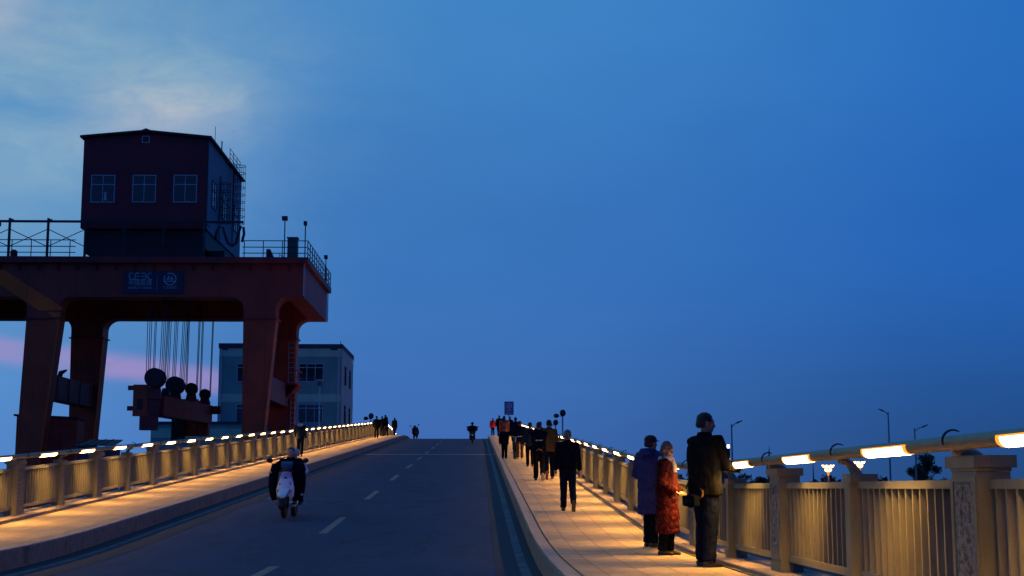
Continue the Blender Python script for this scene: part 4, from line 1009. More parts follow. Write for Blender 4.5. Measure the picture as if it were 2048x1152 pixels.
# ladder and landing on the right rear leg
def ladder(x, y, z0, z1, name='ladder', wd=.42, mt='winframe', dirx=True):
    m = MB()
    for s in (-.5, .5): m.tube([(x + s * wd, y, z0), (x + s * wd, y, z1)], .022, 5)
    z = z0
    while z < z1: m.tube([(x - wd / 2, y, z), (x + wd / 2, y, z)], .02, 4); z += .34
    return cb(m, name, M[mt])
zz = lambda py, Y_: pf(585, py, Y_)[1]
ladder(pf(584, 700, 96.1)[0], 96.1, zz(765, 96.1), zz(684, 96.1)); ladder(pf(588, 800, 96.1)[0], 96.1, zz(866, 96.1), zz(782, 96.1))
ld = MB(); a_ = pf(556, 770, 96); b_ = pf(601, 770, 96)
ld.box(a_[0], b_[0], 94.4, 96.2, a_[1] - .08, a_[1]); ld.hexa([(b_[0] - .9, 94.9, a_[1] - .9), (b_[0] - .8, 94.9, a_[1] - .9), (b_[0] - .8, 96.9, a_[1] - .9), (b_[0] - .9, 96.9, a_[1] - .9), (b_[0] - .12, 94.9, a_[1] - .08), (b_[0], 94.9, a_[1] - .08), (b_[0], 96.9, a_[1] - .08), (b_[0] - .12, 96.9, a_[1] - .08)])
for z_ in (.45, .9): ld.tube([(a_[0] + .9, 94.85, a_[1] + z_), (b_[0], 94.85, a_[1] + z_), (b_[0], 97, a_[1] + z_)], .025, 5)
ld.tube([(b_[0], 94.85, a_[1]), (b_[0], 94.85, a_[1] + .9)], .025, 5)
cb(ld, 'landing', M['crane'])
# company plate on the girder
a_, b_ = pf(249, 542, YF - .06), pf(366, 587, YF - .06)
pw, ph = b_[0] - a_[0], a_[1] - b_[1]
pl = cb(MB().box(a_[0], b_[0], YF - .06, YF - .004, b_[1], a_[1]), 'company_plate', M['logo'])
def put_text(t, u, v, size, sx=1.0):
    o = text_mesh(t, size, .004); o.parent = pl; o.rotation_euler = (math.pi / 2, 0, 0); o.scale = (sx, 1, 1)
    o.location = Vector((a_[0] + pw * u, YF - .068, b_[1] + ph * (1 - v))) - cr_loc
put_text('中国能建', .275, .62, .36, 1.0); put_text('ENERGY CHINA', .275, .80, .20, 1.0); put_text('CGGC', .78, .78, .22, 1.35)
m = MB()
X = lambda u: a_[0] + pw * u; Z = lambda v: b_[1] + ph * (1 - v)
def seg(u0, v0, u1, v1, t=.035):
    m.tube([(X(u0), YF - .07, Z(v0)), (X(u1), YF - .07, Z(v1))], (t, t * .5) if False else t, 5)
# stylised lettering: swept C, E, mirrored E, C
seg(.08, .16, .10, .38); seg(.10, .38, .17, .38); seg(.19, .10, .26, .10); seg(.19, .12, .18, .36); seg(.18, .38, .26, .38); seg(.21, .24, .26, .24)
seg(.29, .10, .35, .10); seg(.36, .12, .37, .36); seg(.29, .38, .36, .38); seg(.29, .24, .34, .24); seg(.40, .16, .41, .38); seg(.41, .38, .47, .38); seg(.08, .12, .15, .10); seg(.40, .12, .46, .10)
n = 26; cx, cz2, rr = X(.775), Z(.36), .36
m.tube([(cx + rr * math.cos(D2R(q)), YF - .07, cz2 + rr * math.sin(D2R(q))) for q in range(118, 118 - 341, -12)], .04, 5)
m.poly([(cx - .24, cz2 - .03), (cx - .05, cz2 + .25), (cx - .04, cz2 - .03)], YF - .09, YF - .065)
m.poly([(cx + .05, cz2 - .03), (cx + .04, cz2 + .22), (cx + .24, cz2 - .03)], YF - .09, YF - .065)
m.box(cx - .30, cx + .30, YF - .09, YF - .065, cz2 - .16, cz2 - .10)
m.box(X(.555), X(.555) + .02, YF - .09, YF - .065, Z(.82), Z(.15))
cb(m, 'emblem', M['logow'], pl)

# ------------------------------------------------------------------ crane machine house on its trolley
YH0, YH1 = 85.4, 97.6
hl_, hr_ = pf(163, 400, YH0)[0], pf(414, 400, YH0)[0]
zb_, ze_, zr_ = pf(300, 457, YH0)[1], pf(300, 277, YH0)[1], pf(300, 266, YH0)[1]
hx = (hl_ + hr_) / 2
mh = empty('machine_house', (hx, 92, zdt), 0, 'dark red machine house with low gable roof riding on top of the orange crane', 'machine house')
hloc = Vector((hx, 92, zdt))
def hb(mb, name, mt, parent=None, smooth=False):
    mb.v = [(v[0] - hloc.x, v[1] - hloc.y, v[2] - hloc.z) for v in mb.v]
    return mb.build(name, mt, parent or mh, smooth)
m = MB()
fw = MB(); fw.poly([(hl_, zb_), (hl_, ze_), (hx, zr_), (hr_, ze_), (hr_, zb_)], YH0, YH0 + .12); wallf = hb(fw, 'front_wall', M['housewall'])
hb(MB().poly([(hl_, zb_), (hl_, ze_), (hx, zr_), (hr_, ze_), (hr_, zb_)], YH1 - .12, YH1), 'rear_wall', M['housewall'])
sw_ = MB(); x0 = hr_
sw_.box(hr_ - .12, hr_ - .004, YH0 + .123, YH1 - .123, zb_, ze_ - .02); sidew = hb(sw_, 'side_wall', M['houseside'])
hb(MB().box(hl_ + .004, hl_ + .12, YH0 + .123, YH1 - .123, zb_, ze_ - .02), 'side_wall', M['houseside'])
hb(MB().box(hl_ + .13, hr_ - .13, YH0 + .13, YH1 - .13, zb_, zb_ + .12), 'floor', M['cranedark'])
cl_ = MB(); cl_.box(hr_ - .1, hr_ + .02, YH0 - .02, YH0 + .1, zb_, ze_); hb(cl_, 'corner_trim', M['roofdark'])
rf = MB(); e = .20; th = .13
rf.add([(hl_ - e, YH0 - .25, ze_ + .0), (hx, YH0 - .25, zr_ + .03), (hr_ + e, YH0 - .25, ze_ + .0), (hr_ + e, YH0 - .25, ze_ + th), (hx, YH0 - .25, zr_ + th + .03), (hl_ - e, YH0 - .25, ze_ + th),
        (hl_ - e, YH1 + .25, ze_ + .0), (hx, YH1 + .25, zr_ + .03), (hr_ + e, YH1 + .25, ze_ + .0), (hr_ + e, YH1 + .25, ze_ + th), (hx, YH1 + .25, zr_ + th + .03), (hl_ - e, YH1 + .25, ze_ + th)],
       [(0, 1, 4, 5), (1, 2, 3, 4), (6, 11, 10, 7), (7, 10, 9, 8), (0, 6, 7, 1), (1, 7, 8, 2), (5, 4, 10, 11), (4, 3, 9, 10), (0, 5, 11, 6), (2, 8, 9, 3)])
roof = hb(rf, 'roof', M['roofdark'])
hb(MB().poly([(hx - .28, zr_ + th + .0), (hx, zr_ + th + .11), (hx + .28, zr_ + th + .0)], YH0 - .27, YH1 + .2), 'ridge_cap', M['roofdark'], roof)
def window(x0, x1, z0, z1, y, parent, B, tr=.35, outward=-1, n=2, fm='winframe', t=.05, axis='y'):
    def P(a0, a1, b0, b1, c0, c1, mb):
        if axis == 'y': mb.box(a0, a1, min(b0, b1), max(b0, b1), c0, c1)
        else: mb.box(min(b0, b1), max(b0, b1), a0, a1, c0, c1)
    fr = MB(); d0, d1 = y + outward * .002, y + outward * .05
    P(x0, x1, d0, d1, z0, z0 + t, fr); P(x0, x1, d0, d1, z1 - t, z1, fr); P(x0, x0 + t, d0, d1, z0 + t, z1 - t, fr); P(x1 - t, x1, d0, d1, z0 + t, z1 - t, fr)
    zt_ = z1 - (z1 - z0) * tr
    P(x0 + t, x1 - t, d0, d1, zt_ - t / 2, zt_ + t / 2, fr)
    for q in range(1, n):
        xq = x0 + (x1 - x0) * q / n; P(xq - t * .4, xq + t * .4, d0, d1, z0 + t, zt_ - t / 2, fr); P(xq - t * .4, xq + t * .4, d0, d1, zt_ + t / 2, z1 - t, fr)
    f_ = B(fr, 'window', M[fm], parent)
    gl = MB(); P(x0 + t, x1 - t, y + outward * .006, y + outward * .02, z0 + t, z1 - t, gl); B(gl, 'pane', M['glass'], f_)
    return f_
for (a0, a1) in ((182, 230), (265, 312), (347, 394)):
    window(pf(a0, 380, YH0)[0], pf(a1, 380, YH0)[0], pf(a0, 405, YH0)[1], pf(a0, 350, YH0)[1], YH0, None, hb)
q = pf(195, 404, YH0); q2 = pf(212, 378, YH0)
hb(MB().tube([(pf(211, 395, YH0)[0], YH0 - .03, pf(211, 401, YH0)[1]), (pf(211, 395, YH0)[0], YH0 - .03, pf(211, 384, YH0)[1])], [.10, .05], 8), 'window_paper', M['whitecloth'])
vt = MB(); a2, b2 = pf(284, 286, YH0), pf(300, 272, YH0)
for bx_ in ((a2[0], b2[0], a2[1], a2[1] + .05), (a2[0], b2[0], b2[1] - .05, b2[1]), (a2[0], a2[0] + .05, a2[1] + .05, b2[1] - .05), (b2[0] - .05, b2[0], a2[1] + .05, b2[1] - .05)): vt.box(bx_[0], bx_[1], YH0 - .04, YH0 - .003, bx_[2], bx_[3])
hb(vt, 'vent_frame', M['winframe'])
for yy in (86.9, 90.6, 94.9):
    window(yy, yy + 1.5, pf(420, 405, 87)[1] - .3, pf(420, 350, 87)[1] - .3, hr_ - .004, sidew, hb, outward=1, axis='x', fm='steel')
# undercarriage
uc = MB(); uc.box(hl_ + .25, hr_ - .1, YH0 + .4, YH1 - .4, zdt + .35, zb_ - .003); uc.hexa([(hl_ + .7, YH0 + .3, zdt + .003), (hr_ - .1, YH0 + .3, zdt + .003), (hr_ - .1, YH1 - .3, zdt + .003), (hl_ + .7, YH1 - .3, zdt + .003), (hl_ + .25, YH0 + .35, zdt + .7), (hr_ - .1, YH0 + .35, zdt + .7), (hr_ - .1, YH1 - .35, zdt + .7), (hl_ + .25, YH1 - .35, zdt + .7)])
hb(uc, 'undercarriage', M['cranedark'])
uc = MB(); uc.box(hr_ - .08, hr_ + .9, YH0 + 1.5, YH1 - 1.5, zdt + .02, zdt + .75); hb(uc, 'side_platform', M['cranedark'])
# antenna, chimney pipe, roof guard, caged ladders
an = at(431, 253, 87); hb(MB().tube([(an.x, 87, ze_), (an.x, 87, an.z)], .018, 5), 'antenna', M['steel'])
an = at(444, 284, 91); hb(MB().tube([(an.x, 91, ze_ - .2), (an.x, 91, an.z), (an.x, 91, an.z + .02)], [.04, .04, .09], 8), 'vent_pipe', M['steel'])
gd = MB()
for z_ in (.35, .65, .95): gd.tube([(hr_ + .1, 92.2, ze_ + .1 + z_), (hr_ + .1, 96.2, ze_ + .1 + z_)], .022, 5)
for y_ in (92.2, 93.5, 94.9, 96.2): gd.tube([(hr_ + .1, y_, ze_ + .1), (hr_ + .1, y_, ze_ + 1.05)], .022, 5)
hb(gd, 'roof_guard', M['steel'])
def caged(x, y, z0, z1, r=.38, step=.55):
    m = MB(); z = z0
    while z <= z1 + .01:
        m.tube([(x + r * math.cos(D2R(q)), y + r * math.sin(D2R(q)), z) for q in range(0, 361, 30)], .022, 5, cap=False); z += step
    for q in (0, 60, 120, 180, 240, 300): m.tube([(x + r * math.cos(D2R(q)), y + r * math.sin(D2R(q)), z0), (x + r * math.cos(D2R(q)), y + r * math.sin(D2R(q)), z - step)], .014, 4)
    z = z0 - 1.2
    for s in (-.2, .2): m.tube([(x - r, y + s, z0 - 1.4), (x - r, y + s, z1)], .02, 4)
    while z < z1: m.tube([(x - r, y - .2, z), (x - r, y + .2, z)], .014, 4); z += .3
    hb(m, 'caged_ladder', M['steel'])
q = at(480, 325, 93.6); caged(q.x, 93.6, at(478, 448, 93.6).z, q.z, .40, .50)
q = at(452, 345, 89.4); caged(q.x, 89.4, at(447, 446, 89.4).z, at(447, 352, 89.4).z, .33, .52)

# ------------------------------------------------------------------ lifting beam on its ropes
A0 = at(311, 756, 86.3); A1 = at(351, 771, 90.2); A2 = at(383, 778, 93.8); A3 = at(410, 789, 97.0)
lb = empty('lifting_beam', (A1.x, 91.6, 5.5), 0, 'red hoist beam with four round pulleys hanging between the crane legs', 'lifting beam')
lbl = Vector((A1.x, 91.6, 5.5))
def lbb(mb, name, mt, parent=None, smooth=False):
    mb.v = [(v[0] - lbl.x, v[1] - lbl.y, v[2] - lbl.z) for v in mb.v]
    return mb.build(name, mt, parent or lb, smooth)
def disc(c, r, w_, mb): mb.tube([(c.x, c.y - w_ / 2, c.z), (c.x, c.y - w_ / 2 + .03, c.z), (c.x, c.y + w_ / 2 - .03, c.z), (c.x, c.y + w_ / 2, c.z)], [r * .93, r, r, r * .93], 18)
for (c, r, w_) in ((A0, .60, .9), (A1, .57, .9), (A2, .41, .5), (A3, .38, .5)):
    m = MB()
    for k_ in range(4 if w_ > .6 else 2): disc(Vector((c.x, c.y - w_ / 2 + (k_ + .5) * w_ / (4 if w_ > .6 else 2), c.z)), r, w_ / (5 if w_ > .6 else 3), m)
    lbb(m, 'pulley', M['cranedark'], None, False)
    m = MB(); zb2 = A0.z - 1.1
    m.hexa([(c.x - .42, c.y - .2, zb2 - .2), (c.x + .42, c.y - .2, zb2 - .2), (c.x + .42, c.y + .2, zb2 - .2), (c.x - .42, c.y + .2, zb2 - .2), (c.x - .24, c.y - .12, c.z - .1), (c.x + .24, c.y - .12, c.z - .1), (c.x + .24, c.y + .12, c.z - .1), (c.x - .24, c.y + .12, c.z - .1)])
    lbb(m, 'pulley_bracket', M['crane3'])
zt_, zbm = at(300, 792, 87).z, at(300, 832, 87).z
m = MB(); xc0, xc1 = A0.x, A3.x
m.hexa([(xc0 - .5, 86.6, zbm), (xc0 + .5, 86.6, zbm), (xc1 + .5, 97.2, zbm), (xc1 - .5, 97.2, zbm), (xc0 - .5, 86.6, zt_), (xc0 + .5, 86.6, zt_), (xc1 + .5, 97.2, zt_), (xc1 - .5, 97.2, zt_)])
lbb(m, 'beam', M['crane3'])
def fr_box(px0, py0, px1, py1, y0, y1, nm, mt='crane3'):
    a, b = at(px0, py0, y0), at(px1, py1, y0); return lbb(MB().box(a.x, b.x, y0, y1, b.z, a.z), nm, M[mt])
fr_box(267, 769, 294, 832, 86.2, 86.55, 'end_frame', 'craneleg'); fr_box(256, 771, 267, 780, 86.25, 86.5, 'guide_arm'); fr_box(254, 812, 267, 821, 86.25, 86.5, 'guide_arm')
fr_box(279, 832, 311, 860, 86.2, 86.9, 'hook_block'); fr_box(294, 778, 318, 831, 86.22, 86.58, 'end_plate')
fr_box(274, 798, 284, 818, 86.16, 86.2, 'end_recess', 'cranedark')
fr_box(363, 798, 392, 872, 96.9, 97.6, 'far_frame', 'craneleg'); fr_box(396, 802, 415, 872, 96.9, 97.6, 'far_frame', 'craneleg'); fr_box(392, 820, 396, 868, 97.2, 97.5, 'far_recess', 'cranedark')
fr_box(415, 812, 440, 828, 96.95, 97.4, 'guide_arm'); fr_box(343, 838, 366, 880, 96.0, 96.6, 'hook_block', 'cranedark')
c = at(331, 790, 88.6); m = MB(); m.loft([(zt_ - .05, .24, .24, c.x, 88.6), (c.z + .25, .26, .26, c.x, 88.6), (c.z + .42, .20, .20, c.x, 88.6)], 14); lbb(m, 'cable_drum', M['steel'])
# ropes of the crane (they belong to the hoist above)
rp = MB(); ztop_ = zgt
for (c, offs) in ((A0, (-.53, -.44, -.10, -.02, .06, .12, .45, .55)), (A1, (-.5, -.42, -.06, .02, .1, .42, .5)), (A2, (-.38, .36)), (A3, (-.35, .35))):
    pass
def ropes(c, lst, r=.022):
    for (ox, oy, tx) in lst: rp.tube([(c.x + ox, c.y + oy, c.z + .05), (c.x + tx, c.y + oy, ztop_)], r, 4)
ropes(A0, [(-.50, -.3, -.55), (-.42, -.15, -.43), (-.36, 0, -.33), (-.18, .1, -.16), (-.12, .2, -.10), (.30, -.3, .42), (.38, -.15, .5), (.44, 0, .58), (.50, .15, .66), (.54, .25, .72)])
ropes(A1, [(-.48, -.3, -.42), (-.42, -.15, -.34), (-.22, 0, -.12), (-.15, .1, -.04), (-.08, .2, .04), (.32, -.3, .48), (.38, -.15, .56), (.44, 0, .66), (.50, .15, .72)])
ropes(A2, [(-.36, -.1, -.32), (-.33, .1, -.28), (.34, -.1, .40), (.37, .1, .44)], .026); ropes(A3, [(-.34, -.1, -.30), (-.31, .1, -.26), (.34, -.1, .42), (.36, .1, .45)], .026)
lbb(rp, 'hoist_ropes', M['rope'])

# ------------------------------------------------------------------ red steel cabin behind the left leg
a_, b_ = at(30, 832, 80), at(104, 880, 80)
rc = empty('steel_cabin', (a_.x + 1.5, 82, GZ), 0, 'plain red steel cabin standing at the foot of the left crane leg', 'cabin')
loc_ = Vector((a_.x + 1.5, 82, GZ))
x0, x1 = at(36, 850, 87.5).x, at(143, 850, 87.5).x
m = MB(); m.hexa([(x0, 87.2, GZ), (x1, 88.6, GZ), (x1 - .2, 91, GZ), (x0 - .3, 90, GZ), (x0, 87.2, at(30, 832, 87.2).z), (x1, 88.6, at(143, 838, 88.6).z), (x1 - .2, 91, at(143, 838, 88.6).z), (x0 - .3, 90, at(30, 832, 87.2).z)])
m.v = [(v[0] - loc_.x, v[1] - loc_.y, v[2] - loc_.z) for v in m.v]; wl_ = m.build('cabin_wall', M['craneleg'], rc)
m = MB(); t0, t1 = at(30, 832, 87.2).z, at(143, 838, 88.6).z
m.hexa([(x0 - .15, 87.05, t0 + .003), (x1 + .15, 88.45, t1 + .003), (x1 - .05, 91.1, t1 + .003), (x0 - .45, 90.1, t0 + .003), (x0 - .15, 87.05, t0 + .12), (x1 + .15, 88.45, t1 + .12), (x1 - .05, 91.1, t1 + .12), (x0 - .45, 90.1, t0 + .12)])
m.v = [(v[0] - loc_.x, v[1] - loc_.y, v[2] - loc_.z) for v in m.v]; m.build('cabin_roof', M['cranedark'], rc)

# ------------------------------------------------------------------ buildings on the left
YB0, YB1 = 116.0, 126.5
bx0, bx1 = at(437, 760, YB0).x, at(682, 760, YB0).x
bz = at(560, 688, YB0).z
bd = empty('office_building', ((bx0 + bx1) / 2, YB0, GZ), 0, 'flat roofed grey blue building with pale green bands behind the right crane leg', 'building')
bl = Vector(bd.location)
def bb(mb, name, mt, parent=None, smooth=False):
    mb.v = [(v[0] - bl.x, v[1] - bl.y, v[2] - bl.z) for v in mb.v]; return mb.build(name, mt, parent or bd, smooth)
wl = bb(MB().box(bx0, bx1, YB0, YB1, GZ, bz - .35), 'wall', M['bwall'])
bb(MB().box(bx1 + .004, bx1 + .05, YB0 + .004, YB1, GZ, bz - .36), 'side_wall', M['bside'])
rf_ = bb(MB().box(bx0 - .06, bx1 + .1, YB0 - .08, YB1 + .08, bz - .347, bz), 'parapet', M['bdark'])
m = MB(); m.box(bx0 - .06, bx0 + 2.0, YB0 - .1, YB0 + .3, bz + .002, bz + .05); m.tube([(bx1 - .1, YB0 + .2, bz), (bx1 - .1, YB0 + .2, bz + .28)], .03, 5); bb(m, 'roof_trim', M['bdark'])
for (p0_, p1_) in ((697, 713), (788, 804)):
    z1_, z0_ = at(560, p0_, YB0).z, at(560, p1_, YB0).z
    bb(MB().box(bx0, bx1, YB0 - .012, YB0 - .003, z0_, z1_), 'band', M['bband'])
    bb(MB().box(bx1 + .053, bx1 + .065, YB0 + .01, YB1, z0_, z1_), 'band', M['bside'])
for (wx0, wx1) in ((597, 647), (474, 524)):
    for (wy0, wy1) in ((727, 764), (808, 846)):
        window(at(wx0, 750, YB0).x, at(wx1, 750, YB0).x, at(wx0, wy1, YB0).z, at(wx0, wy0, YB0).z, YB0, None, bb, tr=.22, n=3, fm='pipe', t=.06)
m = MB()
for yy in (118.4, 122.6):
    for (wy0, wy1) in ((733, 772), (813, 850)):
        window(yy, yy + 1.2, at(600, wy1 - 6, YB0).z, at(600, wy0 - 6, YB0).z, bx1 + .05, None, bb, tr=.25, n=2, outward=1, axis='x', fm='steel')
for px in (442, 677):
    x_ = at(px, 760, YB0).x; bb(MB().tube([(x_, YB0 - .07, GZ), (x_, YB0 - .07, bz - .42)], .06, 6), 'drain_pipe', M['pipe'])
for (a2, b2) in ((441, 456), (661, 675)):
    bb(MB().box(at(a2, 698, YB0).x, at(b2, 698, YB0).x, YB0 - .05, YB0 - .015, at(a2, 700, YB0).z, at(a2, 694.5, YB0).z), 'vent', M['bdark'])
# low annex
ax0, ax1 = at(302, 850, 114.5).x, bx0 + 5.0; az_ = at(302, 843, 114.5).z
an_ = empty('annex_building', (ax0 + 3, 114.5, GZ), 0, 'low dim annex with a yellowish band left of the grey blue building', 'building'); al = Vector(an_.location)
def ab(mb, name, mt): mb.v = [(v[0] - al.x, v[1] - al.y, v[2] - al.z) for v in mb.v]; return mb.build(name, mt, an_)
ab(MB().box(ax0, ax1, 114.5, 115.9, GZ, az_ - .2), 'wall', M['bwall']); ab(MB().box(ax0 - .05, ax1, 114.4, 115.95, az_ - .197, az_), 'parapet', M['bdark'])
ab(MB().box(ax0, ax1, 114.48, 114.497, at(350, 876, 114.5).z, at(350, 857, 114.5).z), 'band', M['bband'])
# hut with dark translucent sheet roof
hy = 74.0; a_, b_ = at(150, 878, hy), at(229, 892, hy)
ht = empty('hut', ((a_.x + b_.x) / 2, hy, GZ), 0, 'small dark hut with a sloping sheet roof just above the left railing', 'hut'); hl2_ = Vector(ht.location)
def hu(mb, name, mt, parent=None): mb.v = [(v[0] - hl2_.x, v[1] - hl2_.y, v[2] - hl2_.z) for v in mb.v]; return mb.build(name, mt, parent or ht)
hu(MB().box(a_.x + .1, b_.x - .3, hy + .3, hy + 2.4, GZ, b_.z - .02), 'hut_wall', M['farbuild'])
m = MB(); m.hexa([(a_.x, hy, b_.z), (b_.x, hy, b_.z), (b_.x - .25, hy + 2.6, a_.z), (a_.x, hy + 2.6, a_.z), (a_.x, hy, b_.z + .06), (b_.x, hy, b_.z + .06), (b_.x - .25, hy + 2.6, a_.z + .06), (a_.x, hy + 2.6, a_.z + .06)])
hr2 = hu(m, 'hut_roof', M['hutroof'])
m = MB(); x = a_.x + .1
while x < b_.x - .3: m.hexa([(x, hy - .01, b_.z + .063), (x + .05, hy - .01, b_.z + .063), (x + .05, hy + 2.5, a_.z + .063), (x, hy + 2.5, a_.z + .063), (x, hy - .01, b_.z + .09), (x + .05, hy - .01, b_.z + .09), (x + .05, hy + 2.5, a_.z + .09), (x, hy + 2.5, a_.z + .09)]); x += .42
hu(m, 'roof_battens', M['steel'], hr2)

# ------------------------------------------------------------------ lamp posts
def post_thing(px, pytop, Y, name, label, group=None):
    t_ = at(px, pytop, Y); return empty(name, (t_.x, Y, GZ), 0, label, 'street lamp', group), t_.z - GZ
def globe_lamp(px, pyt, Y, lab):
    r, H_ = post_thing(px, pyt, Y, 'garden_lamp', lab)
    MB().tube([(0, 0, 0), (0, 0, H_ - .3)], [.08, .045], 8).build('pole', M['pipe'], r, True)
    m = MB(); m.ell((0, 0, H_ - .12), (.24, .24, .22)); hd_ = m.build('lamp_head', M['lampgrey'], r, True); MB().ell((0, 0, H_ + .08), (.30, .30, .06)).build('lamp_shade', M['pipe'], r, True)
globe_lamp(640, 763, 104, 'slender pale lamp with round head in front of the grey blue building')
def disc_lamp(px, pyt, Y, r_, lab, dx=-1):
    r, H_ = post_thing(px, pyt, Y, 'street_lamp', lab, 'twin round-headed lamps beyond the crest')
    MB().tube([(0, 0, 0), (0, 0, H_ - r_)], [.11, .07], 8).build('pole', M['lampgrey'], r, True)
    MB().ell((.02, -.05, H_ - r_), (r_ * .9, r_ * .45, r_)).build('lamp_head', M['headdark'], r, True)
    MB().ell((dx * r_ * 1.75, .3, H_ - r_ * 1.75), (r_ * .8, r_ * .45, r_ * .65)).build('lamp_head', M['headdark'], r, True)
    MB().tube([(0, 0, H_ - r_ * 1.9), (dx * r_ * 1.5, .3, H_ - r_ * 1.8)], .04, 6).build('arm', M['lampgrey'], r, True)
disc_lamp(1125, 819, 145, .36, 'tall twin round-headed lamp right of the walkers, above the lit railing')
disc_lamp(1111, 839, 180, .38, 'shorter twin round-headed lamp just left of the tall one above the walkers')
disc_lamp(742, 826, 150, .32, 'twin round-headed lamp above the left railing near the crest')
def arm_lamp(px, pyt, Y, s, hx_, lab):
    r, H_ = post_thing(px, pyt, Y, 'street_lamp', lab, 'street lamps with one slanting arm right of the bridge')
    MB().tube([(0, 0, 0), (0, 0, H_)], [.11, .055], 8).build('pole', M['lampgrey'], r, True)
    rise = .10
    MB().tube([(0, 0, H_ - .25), (s * hx_ * .55, 0, H_ - .02 + rise * .5), (s * hx_, 0, H_ + rise)], .035, 6).build('arm', M['lampgrey'], r, True)
    m = MB(); m.tube([(s * hx_ * .75, 0, H_ + rise * .4), (s * (hx_ * .9), 0, H_ + rise), (s * (hx_ + .35), 0, H_ + rise + .16)], [(.05, .03), (.12, .07), (.05, .03)], 8); m.build('lamp_head', M['headdark'], r, True)
arm_lamp(1463, 848, 105, 1, .48, 'grey street lamp right of the near man, arm slanting up to the right')
arm_lamp(1776, 824, 112, -1, .45, 'tallest grey street lamp, its arm reaching left, above the brightest near light tube')
arm_lamp(1829, 856, 112, 1, .75, 'grey street lamp with a long arm reaching right, before the lone round tree')
for (px, pt, Y_, lab) in ((1626, 925, 160, 'thin dark mast between the two glowing lotus lamps and the near man'), (1538, 892, 420, 'far thin tower with a small bulge, seen over the railing')):
    t_ = at(px, pt, Y_); r = empty('mast', (t_.x, Y_, GZ), 0, lab, 'mast'); H_ = t_.z - GZ
    MB().tube([(0, 0, 0), (0, 0, H_ * .7), (0, 0, H_)], [.14 if Y_ < 200 else .9, .10 if Y_ < 200 else .5, .03], 6).build('shaft', M['farbuild'], r)
    if Y_ > 200: MB().loft([(H_ * .45, .5, .5, 0, 0), (H_ * .55, 1.5, 1.5, .3, 0), (H_ * .68, .9, .9, 0, 0), (H_ * .78, .3, .3, 0, 0)], 8).build('gallery', M['farbuild'], r)
# lotus shaped lamps
def lotus(px, py, Y, lab, sc=1.0):
    t_ = at(px, py, Y); r = empty('lotus_lamp', (t_.x, Y, GZ), 0, lab, 'lotus lamp', 'glowing lotus lamps'); H_ = t_.z - GZ
    MB().tube([(0, 0, 0), (0, 0, H_ - .9 * sc)], [.10, .07], 8).build('pole', M['lampgrey'], r, True)
    MB().tube([(0, 0, H_ - .95 * sc), (0, 0, H_ - .45 * sc)], [.05, .12], 8).build('lit_stem', M['lotusstem'], r, True)
    m = MB()
    for tier, (z_, rr, n_) in enumerate(((H_ - .10 * sc, .50 * sc, 9), (H_ - .42 * sc, .28 * sc, 6))):
        for k in range(n_):
            a = 2 * math.pi * k / n_ + tier; m.tube([(rr * .35 * math.cos(a), rr * .35 * math.sin(a), z_ - .14 * sc), (rr * .8 * math.cos(a), rr * .8 * math.sin(a), z_ - .02), (rr * 1.05 * math.cos(a), rr * 1.05 * math.sin(a), z_ + .10 * sc)], [.03, .075 * sc, .015], 6)
    m.build('petals', M['lotus'], r, True)
lotus(1656, 930, 118, 'larger glowing lotus lamp over the railing, before a small dark tree'); lotus(1719, 923, 118, 'smaller glowing lotus lamp behind the bracket of the second post', .9)
# far building with lit lettering
t0, t1 = at(1418, 899, 380), at(1461, 935, 380)
fb = empty('far_building', ((t0.x + t1.x) / 2, 380, GZ), 0, 'far dark building with a lit white rooftop sign right of the near man', 'building')
wdt = (t1.x - t0.x) / 2; H_ = t0.z - GZ
bdm = MB().box(-wdt, wdt, 0, 9, 0, H_).build('wall', M['farbuild'], fb)
m = MB(); m.box(-wdt - .1, wdt + .1, -.1, 9.1, H_ + .003, H_ + .25); m.build('roof_edge', M['bdark'], fb)
m = MB(); nL = 6; w_ = 2 * wdt / nL
for k in range(nL):
    x = -wdt + k * w_ + .12; z = H_ + .35; c = (k * 7) % 3
    m.box(x, x + .12, -.1, .1, z, z + .95); m.box(x + .12, x + w_ * .62, -.1, .1, z + .80, z + .95); m.box(x + .12, x + w_ * .62, -.1, .1, z, z + .14)
    if c != 1: m.box(x + w_ * .62, x + w_ * .62 + .12, -.1, .1, z, z + .95)
    if c != 0: m.box(x + .12, x + w_ * .6, -.1, .1, z + .40, z + .54)
m.build('lit_sign', M['signlit'], fb)
for k in range(3):
    for j in range(2):
        MB().box(-wdt + 1.0 + k * 1.9, -wdt + 1.9 + k * 1.9, -.03, -.004, H_ - 1.6 - j * 1.7, H_ - .6 - j * 1.7).build('window', M['glass'] if (k, j) != (2, 1) else M['lotusstem'], fb)

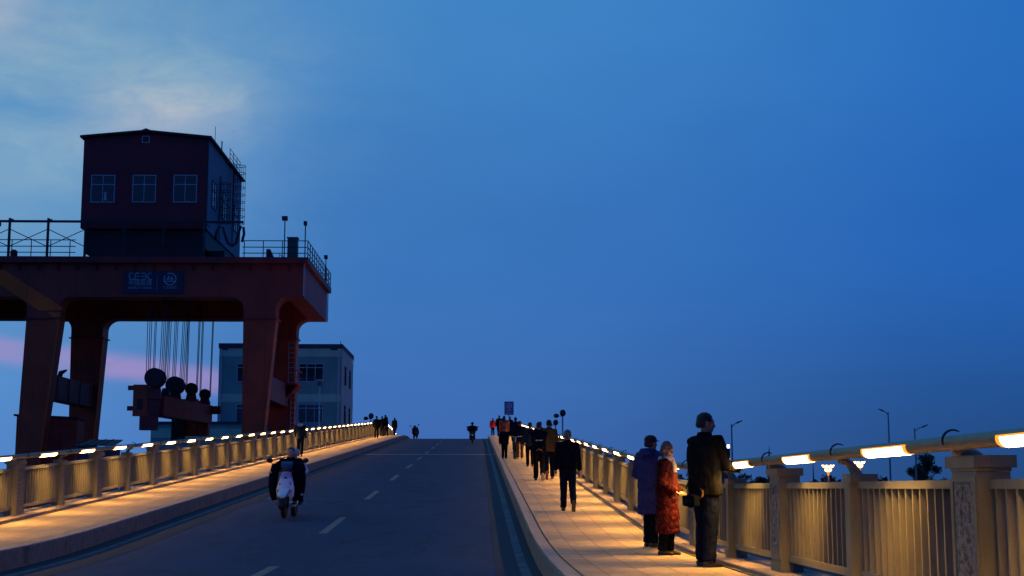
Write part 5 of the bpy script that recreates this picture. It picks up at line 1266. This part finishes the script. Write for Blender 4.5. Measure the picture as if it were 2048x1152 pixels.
# ------------------------------------------------------------------ trees
def tree(px, pyt, pw_, Y, lab, seed, n=1500, leaf=.16, fill=.5, nm='tree'):
    r2 = random.Random(seed); t_ = at(px, pyt, Y); R_ = pw_ / 2 * Y / FPX; H_ = t_.z - GZ
    r = empty(nm, (t_.x, Y, GZ), 0, lab, 'tree')
    m = MB(); th = max(H_ - 2.1 * R_, H_ * .25)
    m.tube([(0, 0, 0), (.1, .05, th), (-.05, 0, H_ - .5 * R_)], [R_ * .09 + .06, R_ * .06 + .04, .03], 7)
    clumps = []
    for k in range(26):
        a = r2.uniform(0, 2 * math.pi); e = r2.uniform(-.75, 1); q = r2.uniform(.3, .85)
        c = Vector((R_ * q * math.cos(a) * math.cos(e * 1.2), R_ * q * math.sin(a) * math.cos(e * 1.2), H_ - R_ * 1.02 + R_ * q * math.sin(e * 1.2) * 1.0)); clumps.append((c, R_ * r2.uniform(.16, .34)))
        m.tube([(0, 0, th * .9 + r2.uniform(0, .4) * R_), (c.x * .5, c.y * .5, (c.z + th) / 2), tuple(c)], [.05, .035, .012], 4)
    m.build('trunk', M['bark'], r, True)
    m = MB()
    for _ in range(n):
        c, cr2 = r2.choice(clumps); d = Vector((r2.gauss(0, 1), r2.gauss(0, 1), r2.gauss(0, .8))); d = d.normalized() * cr2 * r2.uniform(.3, 1.15); p = c + d
        u = Vector((r2.gauss(0, 1), r2.gauss(0, 1), r2.gauss(0, 1))).normalized(); v = u.orthogonal().normalized(); L = leaf * r2.uniform(.6, 1.3)
        m.add([p - u * L, p + v * L * .5, p + u * L, p - v * L * .5], [(0, 1, 2, 3)])
    m.build('crown', M['foliage'], r)
tree(1845, 902, 76, 130, 'lone rounded dark tree below the handrail, by the nearest big post', 3, 2600, .13)
tree(1655, 944, 36, 125, 'small dark tree behind the larger glowing lotus lamp', 5, 900, .10)
k = 0
for (px, pt, w_, Y_, lab) in ((1490, 944, 60, 300, 'hazy tree low behind the railing just right of the near man'), (1520, 950, 42, 280, 'lower hazy tree beside the far thin tower'), (1585, 958, 60, 330, 'low hazy tree left of the larger lotus lamp'),
                              (1762, 952, 44, 260, 'low dark tree between the second post and the tall street lamp'), (1800, 957, 50, 300, 'low dark tree left of the lone rounded tree'), (1900, 950, 60, 300, 'low dark tree right of the lone rounded tree'), (1975, 955, 90, 300, 'wide low dark tree at the right edge above the railing')):
    tree(px, pt, w_, Y_, lab, 20 + k, 500, .45); k += 1
# far wood along the horizon
m = MB(); r2 = random.Random(11)
for i in range(5200):
    x = r2.uniform(-900, 900); y = r2.uniform(560, 640); hgt = 7.0 + 2.0 * math.sin(x * .021) + 1.4 * math.sin(x * .083 + 1) + r2.uniform(-1.5, 0)
    p = Vector((x, y, GZ + hgt * r2.uniform(.1, 1) ** .5)); u = Vector((r2.gauss(0, 1), r2.gauss(0, .3), r2.gauss(0, 1))).normalized(); v = Vector((u.z, 0, -u.x)); L = r2.uniform(1.2, 2.6)
    m.add([p - u * L, p + v * L * .7, p + u * L, p - v * L * .7], [(0, 1, 2, 3)])
tag(m.build('far_wood', M['foliage']), kind='stuff')
